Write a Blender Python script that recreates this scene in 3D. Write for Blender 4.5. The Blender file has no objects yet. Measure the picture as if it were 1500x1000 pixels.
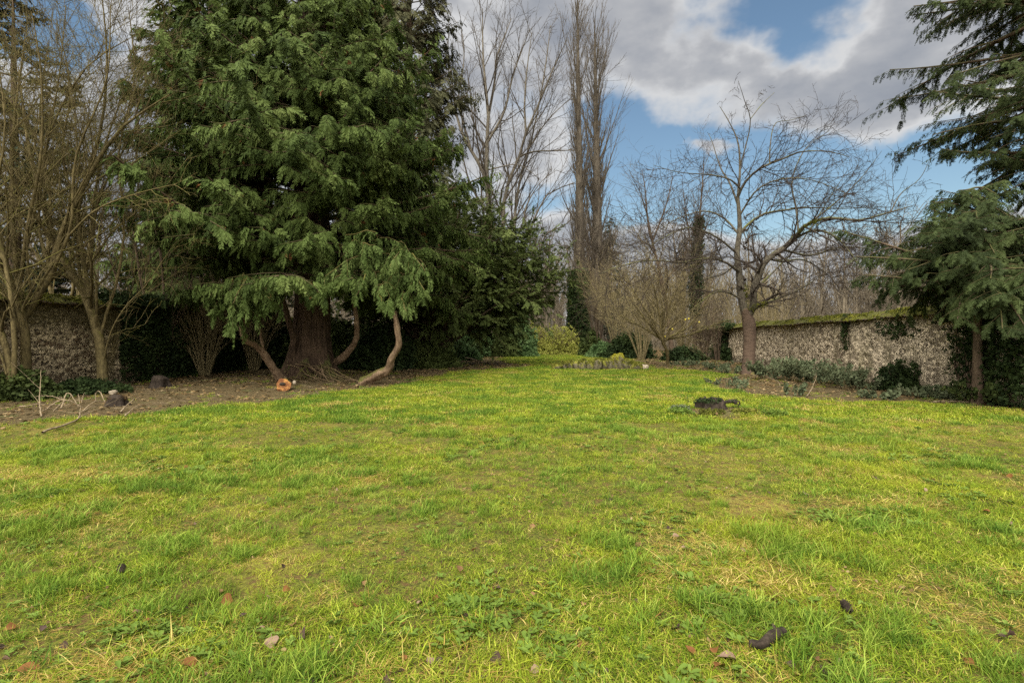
import bpy, math
import numpy as np
from mathutils import Vector

R = math.radians
rng = np.random.default_rng(7)
SC = bpy.context.scene

# ------------------------------------------------------------------ camera, sky, sun, exposure
CAM_Z, FPX, HOR = 1.5, 750.0, 494.0
cam = bpy.data.cameras.new("camera"); cam.lens = 18.0; cam.sensor_width = 36.0
cam.clip_start = 0.05; cam.clip_end = 3000
camo = bpy.data.objects.new("camera", cam); SC.collection.objects.link(camo)
camo.location = (0, 0, CAM_Z); camo.rotation_euler = (R(90 - 0.46), 0, 0)
SC.camera = camo
SC.view_settings.view_transform = 'Standard'; SC.view_settings.look = 'None'
SC.view_settings.exposure = 1.05; SC.view_settings.gamma = 1.0
SC.cycles.max_bounces = 6; SC.cycles.diffuse_bounces = 4; SC.cycles.glossy_bounces = 2
SC.cycles.transmission_bounces = 4; SC.cycles.transparent_max_bounces = 4
SC.cycles.use_denoising = False; SC.cycles.caustics_reflective = False; SC.cycles.caustics_refractive = False
SUN_EL, SUN_AZ = 48.0, 198.0          # azimuth clockwise from +Y: behind the viewer, a touch to the left

class NT:
    def __init__(s, tree): s.t = tree; s.n = tree.nodes; s.n.clear()
    def new(s, typ, ins=None, **kw):
        nd = s.n.new(typ)
        for k, v in kw.items(): setattr(nd, k, v)
        for k, v in (ins or {}).items():
            sock = nd.inputs[k]
            if isinstance(v, bpy.types.NodeSocket): s.t.links.new(v, sock)
            elif isinstance(v, bpy.types.Node): s.t.links.new(v.outputs[0], sock)
            else: sock.default_value = v
        return nd
    def math(s, op, a, b=0.0, c=None, clamp=False):
        ins = {0: a, 1: b}
        if c is not None: ins[2] = c
        return s.new('ShaderNodeMath', ins, operation=op, use_clamp=clamp).outputs[0]
    def vm(s, op, a, b=(0, 0, 0)):
        nd = s.new('ShaderNodeVectorMath', {0: a, 1: b}, operation=op)
        return nd.outputs['Value'] if op in ('LENGTH', 'DOT_PRODUCT') else nd.outputs[0]
    def mix(s, f, a, b):
        nd = s.n.new('ShaderNodeMix'); nd.data_type = 'RGBA'
        for i, v in ((0, f), (6, a), (7, b)):
            if isinstance(v, bpy.types.NodeSocket): s.t.links.new(v, nd.inputs[i])
            elif i == 0: nd.inputs[0].default_value = v
            else: nd.inputs[i].default_value = (*v, 1) if len(v) == 3 else v
        return nd.outputs[2]
    def rng(s, v, a, b, lo=0.0, hi=1.0, smooth=True):
        nd = s.new('ShaderNodeMapRange', {0: v, 1: a, 2: b, 3: lo, 4: hi})
        if smooth: nd.interpolation_type = 'SMOOTHSTEP'
        return nd.outputs[0]
    def noise(s, vec, scale, detail=4, rough=.55, out=0, dist=0.0):
        return s.new('ShaderNodeTexNoise', {'Vector': vec, 'Scale': scale, 'Detail': detail, 'Roughness': rough, 'Distortion': dist}).outputs[out]
    def ramp(s, v, stops):
        nd = s.new('ShaderNodeValToRGB', {0: v}); cr = nd.color_ramp
        while len(cr.elements) < len(stops): cr.elements.new(0.5)
        for e, (p, c) in zip(cr.elements, stops): e.position = p; e.color = (*c, 1)
        return nd.outputs[0]

world = bpy.data.worlds.new("World"); SC.world = world; world.use_nodes = True
w = NT(world.node_tree)
sky = w.new('ShaderNodeTexSky', sky_type='NISHITA', sun_disc=False, sun_elevation=R(SUN_EL), sun_rotation=R(SUN_AZ),
            air_density=1.3, dust_density=0.6, ozone_density=2.0)
d = w.new('ShaderNodeTexCoord').outputs['Generated']
def skydir(px, py):
    v = Vector(((px - 750) / FPX, 1.0, (HOR - py) / FPX)); v.normalize(); return v
# clear gaps between the clouds: direction, half-widths
holes = [(1140, 0, 100, 48, .72), (1310, 105, 150, 65, -.3), (1030, 234, 60, 15, -1.0), (1200, 78, 50, 34, .6), (1010, 272, 220, 62, 1.2), (1310, 285, 230, 66, 1.15), (915, 220, 70, 62, .8),
         (1385, 30, 60, 40, .35), (80, 20, 75, 50, 1.0), (985, 300, 130, 36, .7), (770, 305, 50, 50, .5), (1420, 215, 60, 70, .5),
         (700, 260, 30, 70, .3)]
warp = w.noise(d, 5.0, 5, .6, out=1)
dw = w.vm('ADD', d, w.vm('MULTIPLY', w.vm('SUBTRACT', warp, (.5, .5, .5)), (.20, .20, .13)))
cov = w.math('ADD', w.math('MULTIPLY', w.noise(w.vm('MULTIPLY', d, (1, 1, 2.0)), 4.2, 9, .55), 1.7), -0.08)
for px, py, wx, wy, amt in holes:
    c = skydir(px, py)
    q = w.vm('MULTIPLY', w.vm('SUBTRACT', dw, tuple(c)), (FPX / wx, FPX / wx * .6, FPX / wy))
    g = w.rng(w.vm('LENGTH', q), 0.15, 1.25, amt, 0.0)
    cov = w.math('SUBTRACT', cov, g)
z = w.new('ShaderNodeSeparateXYZ', {0: d}).outputs[2]
cov = w.math('ADD', cov, w.rng(z, 0.30, 0.10, 0, .5))
cmask = w.rng(cov, 0.18, 0.66)
thick = w.rng(cov, 0.45, 1.0)
bill = w.noise(w.vm('MULTIPLY', d, (1, 1, 1.8)), 7.5, 7, .5)
shade = w.math('ADD', w.math('MULTIPLY', thick, .75), w.math('MULTIPLY', w.math('SUBTRACT', bill, .5), 2.4), clamp=True)
ccol = w.ramp(shade, [(0, (4.0, 4.0, 4.0)), (.4, (2.75, 2.78, 2.88)), (1, (1.75, 1.87, 2.12))])
ccol = w.mix(w.rng(z, .56, .8), ccol, (9.5, 9.5, 9.5))  # clouds above the frame made brighter, added as overhead fill light
ccol = w.mix(w.rng(z, 0.22, 0.02), ccol, (3.3, 3.3, 3.4))
skyc = w.vm('MULTIPLY', sky.outputs[0], (0.66, 0.70, 0.68))
col = w.mix(w.math('MULTIPLY', cmask, .94), skyc, ccol)
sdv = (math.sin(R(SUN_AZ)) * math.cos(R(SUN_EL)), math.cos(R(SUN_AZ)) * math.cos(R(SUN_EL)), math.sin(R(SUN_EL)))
fill_glow = w.rng(w.vm('DOT_PRODUCT', d, sdv), .15, .95)            # unseen bright cloud round the sun, added behind the viewer as frontal fill light
col = w.mix(fill_glow, col, (20.0, 19.4, 18.2))
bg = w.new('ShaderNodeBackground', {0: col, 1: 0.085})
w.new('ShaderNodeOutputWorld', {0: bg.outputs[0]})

sun = bpy.data.lights.new("sun", 'SUN'); sun.energy = 2.2; sun.angle = R(26); sun.color = (1, .96, .89)
suno = bpy.data.objects.new("sun", sun); SC.collection.objects.link(suno)
el, az = R(SUN_EL), R(SUN_AZ)
sd = Vector((math.sin(az) * math.cos(el), math.cos(az) * math.cos(el), math.sin(el)))
suno.rotation_euler = sd.to_track_quat('Z', 'Y').to_euler(); suno.location = sd * 40

# ------------------------------------------------------------------ helpers
def at(px, py, D): return np.array([(px - 750) / FPX * D, D, CAM_Z - (py - HOR) / FPX * D])
def gd(px, py):
    D = FPX * CAM_Z / (py - HOR); return np.array([(px - 750) / FPX * D, D, 0.0])
def nrm(v): return v / np.maximum(np.linalg.norm(v, axis=-1, keepdims=True), 1e-9)
def U(a, b, n=None): return rng.uniform(a, b, n)

_perm = np.random.default_rng(3).random((256, 256))
def vnoise(x, y):                                    # smooth value noise 0..1
    xi, yi = np.floor(x).astype(int), np.floor(y).astype(int); fx, fy = x - xi, y - yi
    fx = fx * fx * (3 - 2 * fx); fy = fy * fy * (3 - 2 * fy)
    g = lambda a, b: _perm[a % 256, b % 256]
    return (g(xi, yi) * (1 - fx) + g(xi + 1, yi) * fx) * (1 - fy) + (g(xi, yi + 1) * (1 - fx) + g(xi + 1, yi + 1) * fx) * fy
def fbm(x, y, o=4):
    s, a, t = 0, .5, 0
    for i in range(o): s = s + a * vnoise(x * 2 ** i + 17 * i, y * 2 ** i + 5 * i); t += a; a *= .5
    return s / t

class Geo:
    def __init__(s): s.v = []; s.f3 = []; s.f4 = []; s.t = []; s.n = 0
    def add(s, v, f3=None, f4=None, tint=None):
        v = np.asarray(v, np.float32).reshape(-1, 3)
        if f3 is not None and len(f3): s.f3.append(np.asarray(f3).reshape(-1, 3) + s.n)
        if f4 is not None and len(f4): s.f4.append(np.asarray(f4).reshape(-1, 4) + s.n)
        s.v.append(v); s.t.append(np.full(len(v), .5, np.float32) if tint is None else np.broadcast_to(np.asarray(tint, np.float32).reshape(-1), (len(v),)))
        s.n += len(v)
    def mesh(s, name, mats, off=(0, 0, 0), smooth=False):
        me = bpy.data.meshes.new(name)
        v = np.concatenate(s.v) - np.asarray(off, np.float32)
        f3 = np.concatenate(s.f3) if s.f3 else np.zeros((0, 3), int); f4 = np.concatenate(s.f4) if s.f4 else np.zeros((0, 4), int)
        me.vertices.add(len(v)); me.vertices.foreach_set('co', v.astype(np.float32).ravel())
        me.loops.add(f3.size + f4.size); me.loops.foreach_set('vertex_index', np.concatenate([f3.ravel(), f4.ravel()]).astype(np.int32))
        me.polygons.add(len(f3) + len(f4))
        st = np.concatenate([np.arange(len(f3)) * 3, f3.size + np.arange(len(f4)) * 4])
        me.polygons.foreach_set('loop_start', st.astype(np.int32))
        if smooth: me.polygons.foreach_set('use_smooth', np.ones(len(me.polygons), bool))
        me.update(calc_edges=True)
        a = me.attributes.new('tint', 'FLOAT', 'POINT'); a.data.foreach_set('value', np.concatenate(s.t).astype(np.float32))
        for m in (mats if isinstance(mats, (list, tuple)) else [mats]): me.materials.append(m)
        return me

def setp(o, label=None, cat=None, group=None, kind=None):
    for k, v in (('label', label), ('category', cat), ('group', group), ('kind', kind)):
        if v: o[k] = v
    return o
def empty(name, loc, label, cat, group=None, kind=None):
    o = bpy.data.objects.new(name, None); SC.collection.objects.link(o); o.location = [float(c) for c in loc]
    o.empty_display_size = .2
    return setp(o, label, cat, group, kind)
def part(name, geo, mat, parent, smooth=False, label=None, base=None):
    """geo is in world coordinates; base is the parent's world location"""
    if base is None: base = np.array(parent.location) if parent is not None else np.zeros(3)
    o = bpy.data.objects.new(name, geo.mesh(name, mat, base, smooth)); SC.collection.objects.link(o); o.parent = parent
    return setp(o, label)
def solo(name, geo, mat, loc, label=None, cat=None, group=None, kind=None, smooth=False):
    o = bpy.data.objects.new(name, geo.mesh(name, mat, loc, smooth)); SC.collection.objects.link(o); o.location = [float(c) for c in loc]
    return setp(o, label, cat, group, kind)
def dup(root, loc, rz=0, sc=1.0, label=None):
    c = root.copy(); SC.collection.objects.link(c); c.location = [float(x) for x in loc]; c.rotation_euler = (0, 0, rz)
    c.scale = (sc, sc, sc) if not isinstance(sc, tuple) else sc
    if label: c['label'] = label
    for ch in list(root.children):
        k = ch.copy(); SC.collection.objects.link(k); k.parent = c
        for g in ch.children:
            q = g.copy(); SC.collection.objects.link(q); q.parent = k
    return c

# ---- branches in batches: P (B,n,3), R (B,n)
def resample(pts, n):
    pts = np.asarray(pts, float); m = len(pts)
    if m > 2:                                         # Catmull-Rom
        e = np.vstack([2 * pts[0] - pts[1], pts, 2 * pts[-1] - pts[-2]]); o = []
        for i in range(m - 1):
            p0, p1, p2, p3 = e[i:i + 4]
            for t in np.linspace(0, 1, 8, endpoint=False):
                o.append(.5 * (2 * p1 + (p2 - p0) * t + (2 * p0 - 5 * p1 + 4 * p2 - p3) * t * t + (3 * p1 - p0 - 3 * p2 + p3) * t ** 3))
        pts = np.array(o + [pts[-1]])
    L = np.r_[0, np.cumsum(np.linalg.norm(np.diff(pts, axis=0), axis=1))]
    u = np.linspace(0, L[-1], n)
    return np.stack([np.interp(u, L, pts[:, k]) for k in range(3)], 1)
def batch(lines, radii, n=14):
    P = np.stack([resample(l, n) for l in lines])
    Rr = np.stack([np.interp(np.linspace(0, 1, n), np.linspace(0, 1, len(r)), r) for r in radii])
    return dict(P=P, R=Rr)
def blen(b): return np.linalg.norm(np.diff(b['P'], axis=1), axis=2).sum(1)
def grow(par, dens, t=(.3, 1), ang=(50, 12), ln=(.5, .15), rr=.6, n=5, wander=.15, up=0., minr=.004, fall=.6, flat=1., cnt=(1, 60),
         tip=.25, maxlen=99, side=False, outw=0.):
    P, Rr = par['P'], par['R']; B, m, _ = P.shape; L = blen(par)
    k = np.clip(np.round(L * dens * U(.8, 1.2, B)), *cnt).astype(int); idx = np.repeat(np.arange(B), k); N = len(idx)
    start = np.repeat(np.cumsum(k) - k, k); j = np.arange(N) - start
    tt = t[0] + (t[1] - t[0]) * (j + U(0, 1, N)) / np.repeat(k, k)
    f = np.clip(tt, 0, .999) * (m - 1); i = f.astype(int); fr = (f - i)[:, None]
    pos = P[idx, i] * (1 - fr) + P[idx, i + 1] * fr; rad = Rr[idx, i] * (1 - fr[:, 0]) + Rr[idx, i + 1] * fr[:, 0]
    T = nrm(P[idx, i + 1] - P[idx, i])
    if side:                                          # left/right of the branch, horizontal
        s = nrm(np.cross(T, [0, 0, 1.0])) * np.where(j % 2 == 0, 1, -1)[:, None]; q = nrm(s + rng.normal(0, .18, (N, 3)))
    else:
        q = nrm(np.cross(T, rng.normal(0, 1, (N, 3)))); q[:, 2] *= flat; q = nrm(q)
    a = np.radians(rng.normal(ang[0], ang[1], N))[:, None]
    dr = nrm(T * np.cos(a) + q * np.sin(a))
    LL = np.minimum(L[idx] * rng.normal(ln[0], ln[1], N).clip(ln[0] * .3) * (1.1 - fall * tt), maxlen)
    pts = [pos]; p = pos
    for s_ in range(n):
        dr = nrm(dr + rng.normal(0, wander, (N, 3)) + np.array([0, 0, up])); p = p + dr * (LL / n)[:, None]; pts.append(p)
    r0 = np.maximum(rad * rr, minr)
    RR = r0[:, None] * np.linspace(1, tip, n + 1)[None]; RR = np.maximum(RR, minr * .6)
    return dict(P=np.stack(pts, 1), R=RR, idx=idx, t=tt)
def tube(g, b, k=3, tint=None):
    P, Rr = b['P'], b['R']; B, m, _ = P.shape
    T = np.empty_like(P); T[:, 1:-1] = P[:, 2:] - P[:, :-2]; T[:, 0] = P[:, 1] - P[:, 0]; T[:, -1] = P[:, -1] - P[:, -2]; T = nrm(T)
    mt = nrm(T.mean(1)); ref = np.where(np.abs(mt[:, 2:3]) < .8, np.array([[0, 0, 1.]]), np.array([[1., 0, 0]]))[:, None]
    N_ = nrm(np.cross(T, ref)); Bn = np.cross(T, N_)
    a = np.arange(k) * 2 * np.pi / k
    V = P[:, :, None] + Rr[:, :, None, None] * (N_[:, :, None] * np.cos(a)[:, None] + Bn[:, :, None] * np.sin(a)[:, None])
    i = np.arange(m - 1)[:, None] * k; j = np.arange(k)[None]; j2 = (j + 1) % k
    F = np.stack([i + j, i + j2, i + k + j2, i + k + j], -1).reshape(-1, 4)
    F = (F[None] + (np.arange(B) * m * k)[:, None, None]).reshape(-1, 4)
    tt = np.repeat(U(0, 1, B), m * k) if tint is None else np.full(B * m * k, tint)
    g.add(V, f4=F, tint=tt)
def tubes(g, bs, ks):
    for b, k in zip(bs, ks): tube(g, b, k)
    return g
def smoothtrunk(line, radii, n=40, k=32, flutes=0, fl=.0, rough=.03, flare=0., flare_h=1., seed=0):
    """one thick stem with fluting, bumps and a flared base"""
    r_ = np.random.default_rng(seed); P = resample(line, n); L = np.r_[0, np.cumsum(np.linalg.norm(np.diff(P, axis=0), axis=1))]
    Rr = np.interp(np.linspace(0, 1, n), np.linspace(0, 1, len(radii)), radii)
    T = nrm(np.gradient(P, axis=0)); mt = nrm(T.mean(0)); ref = np.array([0, 0, 1.]) if abs(mt[2]) < .8 else np.array([1., 0, 0])
    A = nrm(np.cross(T, ref)); Bn = np.cross(T, A); a = np.linspace(0, 2 * np.pi, k, endpoint=False)
    ph = r_.uniform(0, 6.28, 6)
    mod = np.ones((n, k)); h = L[:, None]
    if flutes:
        w_ = np.exp(-h / flare_h) * .8 + .35
        mod += fl * w_ * (np.sin(flutes * a + ph[0] + .3 * h) + .6 * np.sin((flutes * 2 + 1) * a + ph[1] - .2 * h)+ .4 * np.sin((flutes - 2) * a + ph[2]))
    mod += flare * np.exp(-h / flare_h) * (1 + .35 * np.sin(5 * a + ph[3]) + .2 * np.sin(3 * a + ph[4]))
    mod += rough * (fbm(a[None] * k / 12 + 50 + seed, h * 6 + 30, 3) - .5) * 2
    V = P[:, None] + (Rr[:, None] * mod)[:, :, None] * (A[:, None] * np.cos(a)[:, None] + Bn[:, None] * np.sin(a)[:, None])
    i = np.arange(n - 1)[:, None] * k; j = np.arange(k)[None]; j2 = (j + 1) % k
    F = np.stack([i + j, i + j2, i + k + j2, i + k + j], -1).reshape(-1, 4)
    g = Geo(); V = np.vstack([V.reshape(-1, 3), P[-1] + T[-1] * Rr[-1] * .3]); c = n * k
    F3 = np.stack([(n - 1) * k + np.arange(k), (n - 1) * k + (np.arange(k) + 1) % k, np.full(k, c)], -1)
    g.add(V, f3=F3, f4=F); return g

# ---- leaf templates (local: growth +Y, face normal +Z)
def spray_tmpl(pairs=9, w=.055, ln=.42, curve=.35, ang=48, seed=0, axisw=.02, shape=.75):
    r_ = np.random.default_rng(seed); V = []; F = []
    def kite(a, b, wd, nz):
        a = np.array(a); b = np.array(b); dd = b - a; s = np.cross(dd, [0, 0, 1]); s = s / (np.linalg.norm(s) + 1e-9) * wd
        m_ = a + dd * .45; s[2] += nz * wd; i = len(V); V.extend([a, m_ + s, b, m_ - s]); F.append((i, i + 1, i + 2, i + 3))
    zc = lambda y: -curve * y * y
    kite((0, 0, 0), (0, .5, zc(.5)), axisw, 0); kite((0, .45, zc(.45)), (0, 1, zc(1)), axisw + w * .3, 0)
    for i in range(pairs):
        y = .06 + .86 * i / pairs
        for sx in (-1, 1):
            l = ln * (1 - y * shape) * r_.uniform(.75, 1.2); an = R(ang) + r_.normal(0, .12)
            x1 = sx * l * math.sin(an); y1 = y + l * math.cos(an)
            kite((0, y, zc(y)), (x1, y1, zc(y) - l * .35 * r_.uniform(.3, 1.6)), w * r_.uniform(.8, 1.2), r_.normal(0, .7))
    return np.array(V, np.float32), np.array(F)
def clump_tmpl(n=7, size=.5, seed=0, heart=False):
    r_ = np.random.default_rng(seed); V = []; F = []
    for _ in range(n):
        c = r_.normal(0, .33, 3); dd = nrm(r_.normal(0, 1, 3) + [0, .6, 0]); s = nrm(np.cross(dd, r_.normal(0, 1, 3)))
        l = size * r_.uniform(.7, 1.2); wd = l * .33; up_ = np.cross(dd, s) * l * .1; i = len(V)
        V.extend([c, c + dd * l * .35 + s * wd + up_, c + dd * l * .75 + s * wd * .7, c + dd * l, c + dd * l * .75 - s * wd * .7, c + dd * l * .35 - s * wd + up_])
        F += [(i, i + 1, i + 2, i + 3), (i, i + 3, i + 4, i + 5)]
    return np.array(V, np.float32), np.array(F)
def place(g, tmpl, pos, ax, nr, sc, tint):
    V, F = tmpl; N = len(pos)
    if N == 0: return
    Y = nrm(ax); X = nrm(np.cross(Y, nr)); Z = np.cross(X, Y)
    sc = np.broadcast_to(np.asarray(sc, float), (N,))
    W = pos[:, None] + sc[:, None, None] * (V[None, :, 0:1] * X[:, None] + V[None, :, 1:2] * Y[:, None] + V[None, :, 2:3] * Z[:, None])
    FF = (F[None] + (np.arange(N) * len(V))[:, None, None]).reshape(-1, F.shape[1])
    tt = np.repeat(np.broadcast_to(tint, (N,)), len(V))
    g.add(W, f4=FF, tint=tt)
def along(b, per_m, t=(0, 1), cnt=(1, 200)):
    P = b['P']; B, m, _ = P.shape; L = blen(b); k = np.clip(np.round(L * per_m), *cnt).astype(int); idx = np.repeat(np.arange(B), k); N = len(idx)
    tt = U(t[0], t[1], N); f = np.clip(tt, 0, .999) * (m - 1); i = f.astype(int); fr = (f - i)[:, None]
    return P[idx, i] * (1 - fr) + P[idx, i + 1] * fr, nrm(P[idx, i + 1] - P[idx, i]), tt, idx
def foliate(g, tmpls, b, per_m, size, droop=.5, spread=.8, t=(.1, 1), upn=1.0, cnt=(1, 200), centre=None, tint=(0, 1)):
    pos, T, tt, idx = along(b, per_m, t, cnt); N = len(pos)
    s = nrm(np.cross(T, [0, 0, 1.0])) * rng.choice([-1, 1], N)[:, None] * U(0, spread, N)[:, None]
    ax = nrm(T + s + rng.normal(0, .15, (N, 3)) + np.array([0, 0, -1.0]) * (droop * U(.4, 1.6, N))[:, None])
    o = T * .8
    if centre is not None: o = pos - centre; o[:, 2] = 0; o = nrm(o)
    nr = nrm(o * .8 + np.array([0, 0, upn]) + rng.normal(0, .3, (N, 3)))
    bt = U(tint[0], tint[1], len(b['P']))[idx] * .6 + U(tint[0], tint[1], N) * .4
    which = rng.integers(0, len(tmpls), N)
    for q, tm in enumerate(tmpls):
        k = which == q; place(g, tm, pos[k], ax[k], nr[k], U(size[0], size[1], k.sum()), bt[k])

# ------------------------------------------------------------------ materials
def newmat(name):
    m = bpy.data.materials.new(name); m.use_nodes = True; return m, NT(m.node_tree)
def finish(n, col, rough=.7, bump=None, bdist=.02, bstr=.6, transl=0, spec=.3, tcol=None):
    ins = {'Base Color': col, 'Roughness': rough, 'Specular IOR Level': spec}
    if bump is not None: ins['Normal'] = n.new('ShaderNodeBump', {'Height': bump, 'Distance': bdist, 'Strength': bstr}).outputs[0]
    p = n.new('ShaderNodeBsdfPrincipled', ins).outputs[0]
    if transl:
        tr = n.new('ShaderNodeBsdfTranslucent', {0: tcol or col}).outputs[0]
        p = n.new('ShaderNodeMixShader', {0: transl, 1: p, 2: tr}).outputs[0]
    n.new('ShaderNodeOutputMaterial', {0: p})
def leafmat(name, cols, transl=.25, rough=.75, patch=.8, spec=.12, pamt=.45, dead=None, deadamt=.0):
    m, n = newmat(name)
    t = n.new('ShaderNodeAttribute', attribute_name='tint').outputs['Fac']
    pos = n.new('ShaderNodeNewGeometry').outputs['Position']
    nz = n.rng(n.noise(pos, patch, 3), .3, .7)
    f = n.math('ADD', n.math('MULTIPLY', t, 1 - pamt), n.math('MULTIPLY', nz, pamt))
    k = len(cols) - 1
    c = n.ramp(f, [(i / k, cc) for i, cc in enumerate(cols)])
    if dead: c = n.mix(n.rng(n.noise(pos, 1.7, 2), .74 - deadamt, .78 - deadamt), c, dead)
    finish(n, c, rough, transl=transl, spec=spec); return m
def barkmat(name, c1, c2, sc=6., stretch=.18, moss=None, mossamt=.5, bump=.03, rough=.9, ring=False):
    m, n = newmat(name)
    pos = n.new('ShaderNodeTexCoord').outputs['Object']
    v = n.vm('MULTIPLY', pos, (1, 1, stretch) if not ring else (.25, .25, 3.))
    a = n.noise(v, sc * 3, 6, .65); b = n.noise(pos, sc * .35, 4)
    c = n.mix(n.rng(a, .3, .68), c1, c2); c = n.mix(n.rng(b, .45, .75, 0, .5), c, tuple(x * .55 for x in c1))
    if moss:
        gz = n.new('ShaderNodeSeparateXYZ', {0: n.new('ShaderNodeNewGeometry').outputs['Normal']}).outputs[2]
        f = n.math('ADD', n.math('MULTIPLY', gz, .35), n.noise(pos, 2.2, 5, .6))
        c = n.mix(n.rng(f, .78 - mossamt * .5, .95 - mossamt * .5), c, n.mix(n.noise(pos, 30, 2), tuple(x * .6 for x in moss), moss))
    finish(n, c, rough, bump=a, bdist=bump, bstr=.9, spec=.15); return m

M_thuja = leafmat('thuja_foliage', [(.022, .036, .009), (.050, .075, .016), (.090, .124, .030), (.155, .19, .055)], transl=.22, patch=.9, pamt=.35, dead=(.12, .055, .018), deadamt=.055)
M_thuja_light = leafmat('thuja_low_foliage', [(.04, .062, .014), (.075, .11, .026), (.13, .17, .05)], transl=.25, patch=1.5)
M_yew = leafmat('yew_foliage', [(.026, .038, .010), (.052, .07, .017), (.082, .105, .028), (.115, .135, .04)], transl=.12, patch=.9)
M_cypress = leafmat('cypress_foliage', [(.034, .036, .016), (.056, .058, .026), (.08, .08, .036), (.11, .105, .05)], transl=.15, patch=.5)
M_pine = leafmat('pine_foliage', [(.012, .018, .010), (.024, .034, .018), (.04, .052, .028)], transl=.1, patch=.6)
M_hemlock = leafmat('hemlock_foliage', [(.014, .021, .007), (.027, .039, .012), (.045, .062, .018), (.07, .088, .028)], transl=.15, patch=.9)
M_laurel = leafmat('laurel_foliage', [(.022, .034, .009), (.05, .068, .016), (.09, .115, .028)], transl=.15, spec=.16, patch=1.2)
M_darkivy = leafmat('ivy_leaves', [(.010, .018, .006), (.022, .036, .010), (.045, .065, .018)], transl=.1, patch=1.2)
M_palegreen = leafmat('pale_leaves', [(.05, .09, .03), (.09, .15, .05), (.16, .22, .09)], transl=.3, patch=1.)
M_yellowshrub = leafmat('yellow_green_leaves', [(.16, .18, .035), (.29, .30, .06), (.44, .42, .11)], transl=.35, patch=.6)
M_herb = leafmat('border_plant_leaves', [(.055, .07, .035), (.10, .12, .06), (.16, .18, .095)], transl=.2, patch=1.5)
M_brownleaf = leafmat('dry_leaves', [(.045, .026, .010), (.10, .062, .025), (.19, .128, .056), (.34, .26, .14)], transl=.1, rough=.7, patch=3)
M_bark_thuja = barkmat('red_fibrous_bark', (.034, .021, .013), (.092, .060, .037), 5., .06, moss=(.10, .11, .03), mossamt=.28, bump=.05)
M_bark_stem = barkmat('layered_stem_bark', (.10, .062, .036), (.24, .165, .10), 6., .2, moss=(.11, .11, .025), mossamt=.25, bump=.02)
M_bark_cherry = barkmat('cherry_bark', (.060, .040, .028), (.125, .085, .058), 5., .3, moss=(.17, .19, .03), mossamt=.22, bump=.015, ring=True)
M_bark_limb = barkmat('lichened_bark', (.040, .033, .024), (.115, .10, .07), 5., .5, moss=(.15, .16, .035), mossamt=.24, bump=.012)
M_twig_dark = barkmat('dark_twig_bark', (.028, .021, .016), (.062, .048, .035), 5., .4, bump=.004)
M_bark_pale = barkmat('pale_smooth_bark', (.062, .052, .038), (.155, .135, .10), 2.5, .4, bump=.01)
M_bark_poplar = barkmat('poplar_bark', (.052, .042, .031), (.12, .10, .072), 3., .2, bump=.02)
M_bark_olive = barkmat('olive_mossy_bark', (.060, .046, .020), (.155, .122, .052), 6., .35, moss=(.13, .12, .025), mossamt=.36, bump=.012)
M_bark_brown = barkmat('brown_bark', (.05, .034, .022), (.12, .085, .055), 5., .25, moss=(.10, .10, .03), mossamt=.3, bump=.02)
M_thicket = barkmat('thicket_bark', (.11, .088, .040), (.26, .21, .105), 4., .4, bump=.004)
M_tall = barkmat('tall_twig_bark', (.042, .033, .024), (.09, .075, .055), 4., .4, bump=.004)
M_far = barkmat('far_wood_bark', (.085, .068, .046), (.18, .148, .10), 2., .3, bump=.004)
M_orangetrunk = barkmat('orange_brown_bark', (.14, .075, .042), (.30, .185, .11), 3., .3, bump=.02)
M_deadwood = barkmat('bleached_dead_wood', (.12, .088, .05), (.29, .225, .14), 6., .4, bump=.006)
M_darkdead = barkmat('damp_dead_wood', (.014, .010, .007), (.050, .037, .026), 8., .5, bump=.01)

# ------------------------------------------------------------------ ground
edge_px = [(0, 628), (60, 618), (100, 614), (200, 607), (300, 599), (400, 586), (480, 577), (560, 566), (620, 554), (660, 545), (720, 541), (772, 538),
           (778, 534), (742, 530.5), (728, 526), (742, 522), (800, 519.6), (862, 519.8), (925, 524), (938, 531), (952, 541), (1000, 541.5), (1050, 545),
           (1088, 549.5), (1035, 556), (1030, 562), (1045, 568), (1080, 574), (1130, 581), (1200, 586), (1300, 589.5), (1400, 592), (1500, 603)]
LAWN = np.array([[-9.0, 6.0]] + [gd(*p)[:2] for p in edge_px] + [[10.6, 8.0], [10, 2], [12, -12], [-14, -12], [-10.5, 2]])
def poly_sd(x, y, poly):                                # signed distance, positive inside
    shp = np.shape(x); x = np.ravel(x); y = np.ravel(y); dmin = np.full(len(x), 1e9); ins = np.zeros(len(x), bool)
    for (ax_, ay), (bx, by) in zip(poly, np.roll(poly, -1, 0)):
        dx, dy = bx - ax_, by - ay; t = np.clip(((x - ax_) * dx + (y - ay) * dy) / (dx * dx + dy * dy), 0, 1)
        dmin = np.minimum(dmin, np.hypot(x - ax_ - t * dx, y - ay - t * dy))
        c = ((ay > y) != (by > y)); xs = ax_ + (y - ay) * dx / (dy if dy else 1e-9); ins ^= c & (x < xs)
    return np.where(ins, dmin, -dmin).reshape(shp)
STUMP = gd(1054, 604)
def lawn_mask(x, y):
    wob = (fbm(x * .9 + 40, y * .9 + 40, 4) - .5) * (1.0 + .03 * np.abs(y)) + (fbm(x * 5, y * 5 + 90, 2) - .5) * .5
    m = np.clip((poly_sd(x, y, LAWN) + wob * .8) / .35 + .5, 0, 1)
    ds = np.hypot((x - STUMP[0]) / 1.05, (y - STUMP[1] + .15) / .75) + (fbm(x * 3, y * 3, 3) - .5) * 1.2
    return m * np.clip((ds - .55) / .5, 0.05, 1)
def thin(x, y):                                          # 0 = worn, 1 = lush
    return np.clip((fbm(x * .8 + 11, y * .8 + 77, 4) - .33) / .25, 0, 1)
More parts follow.
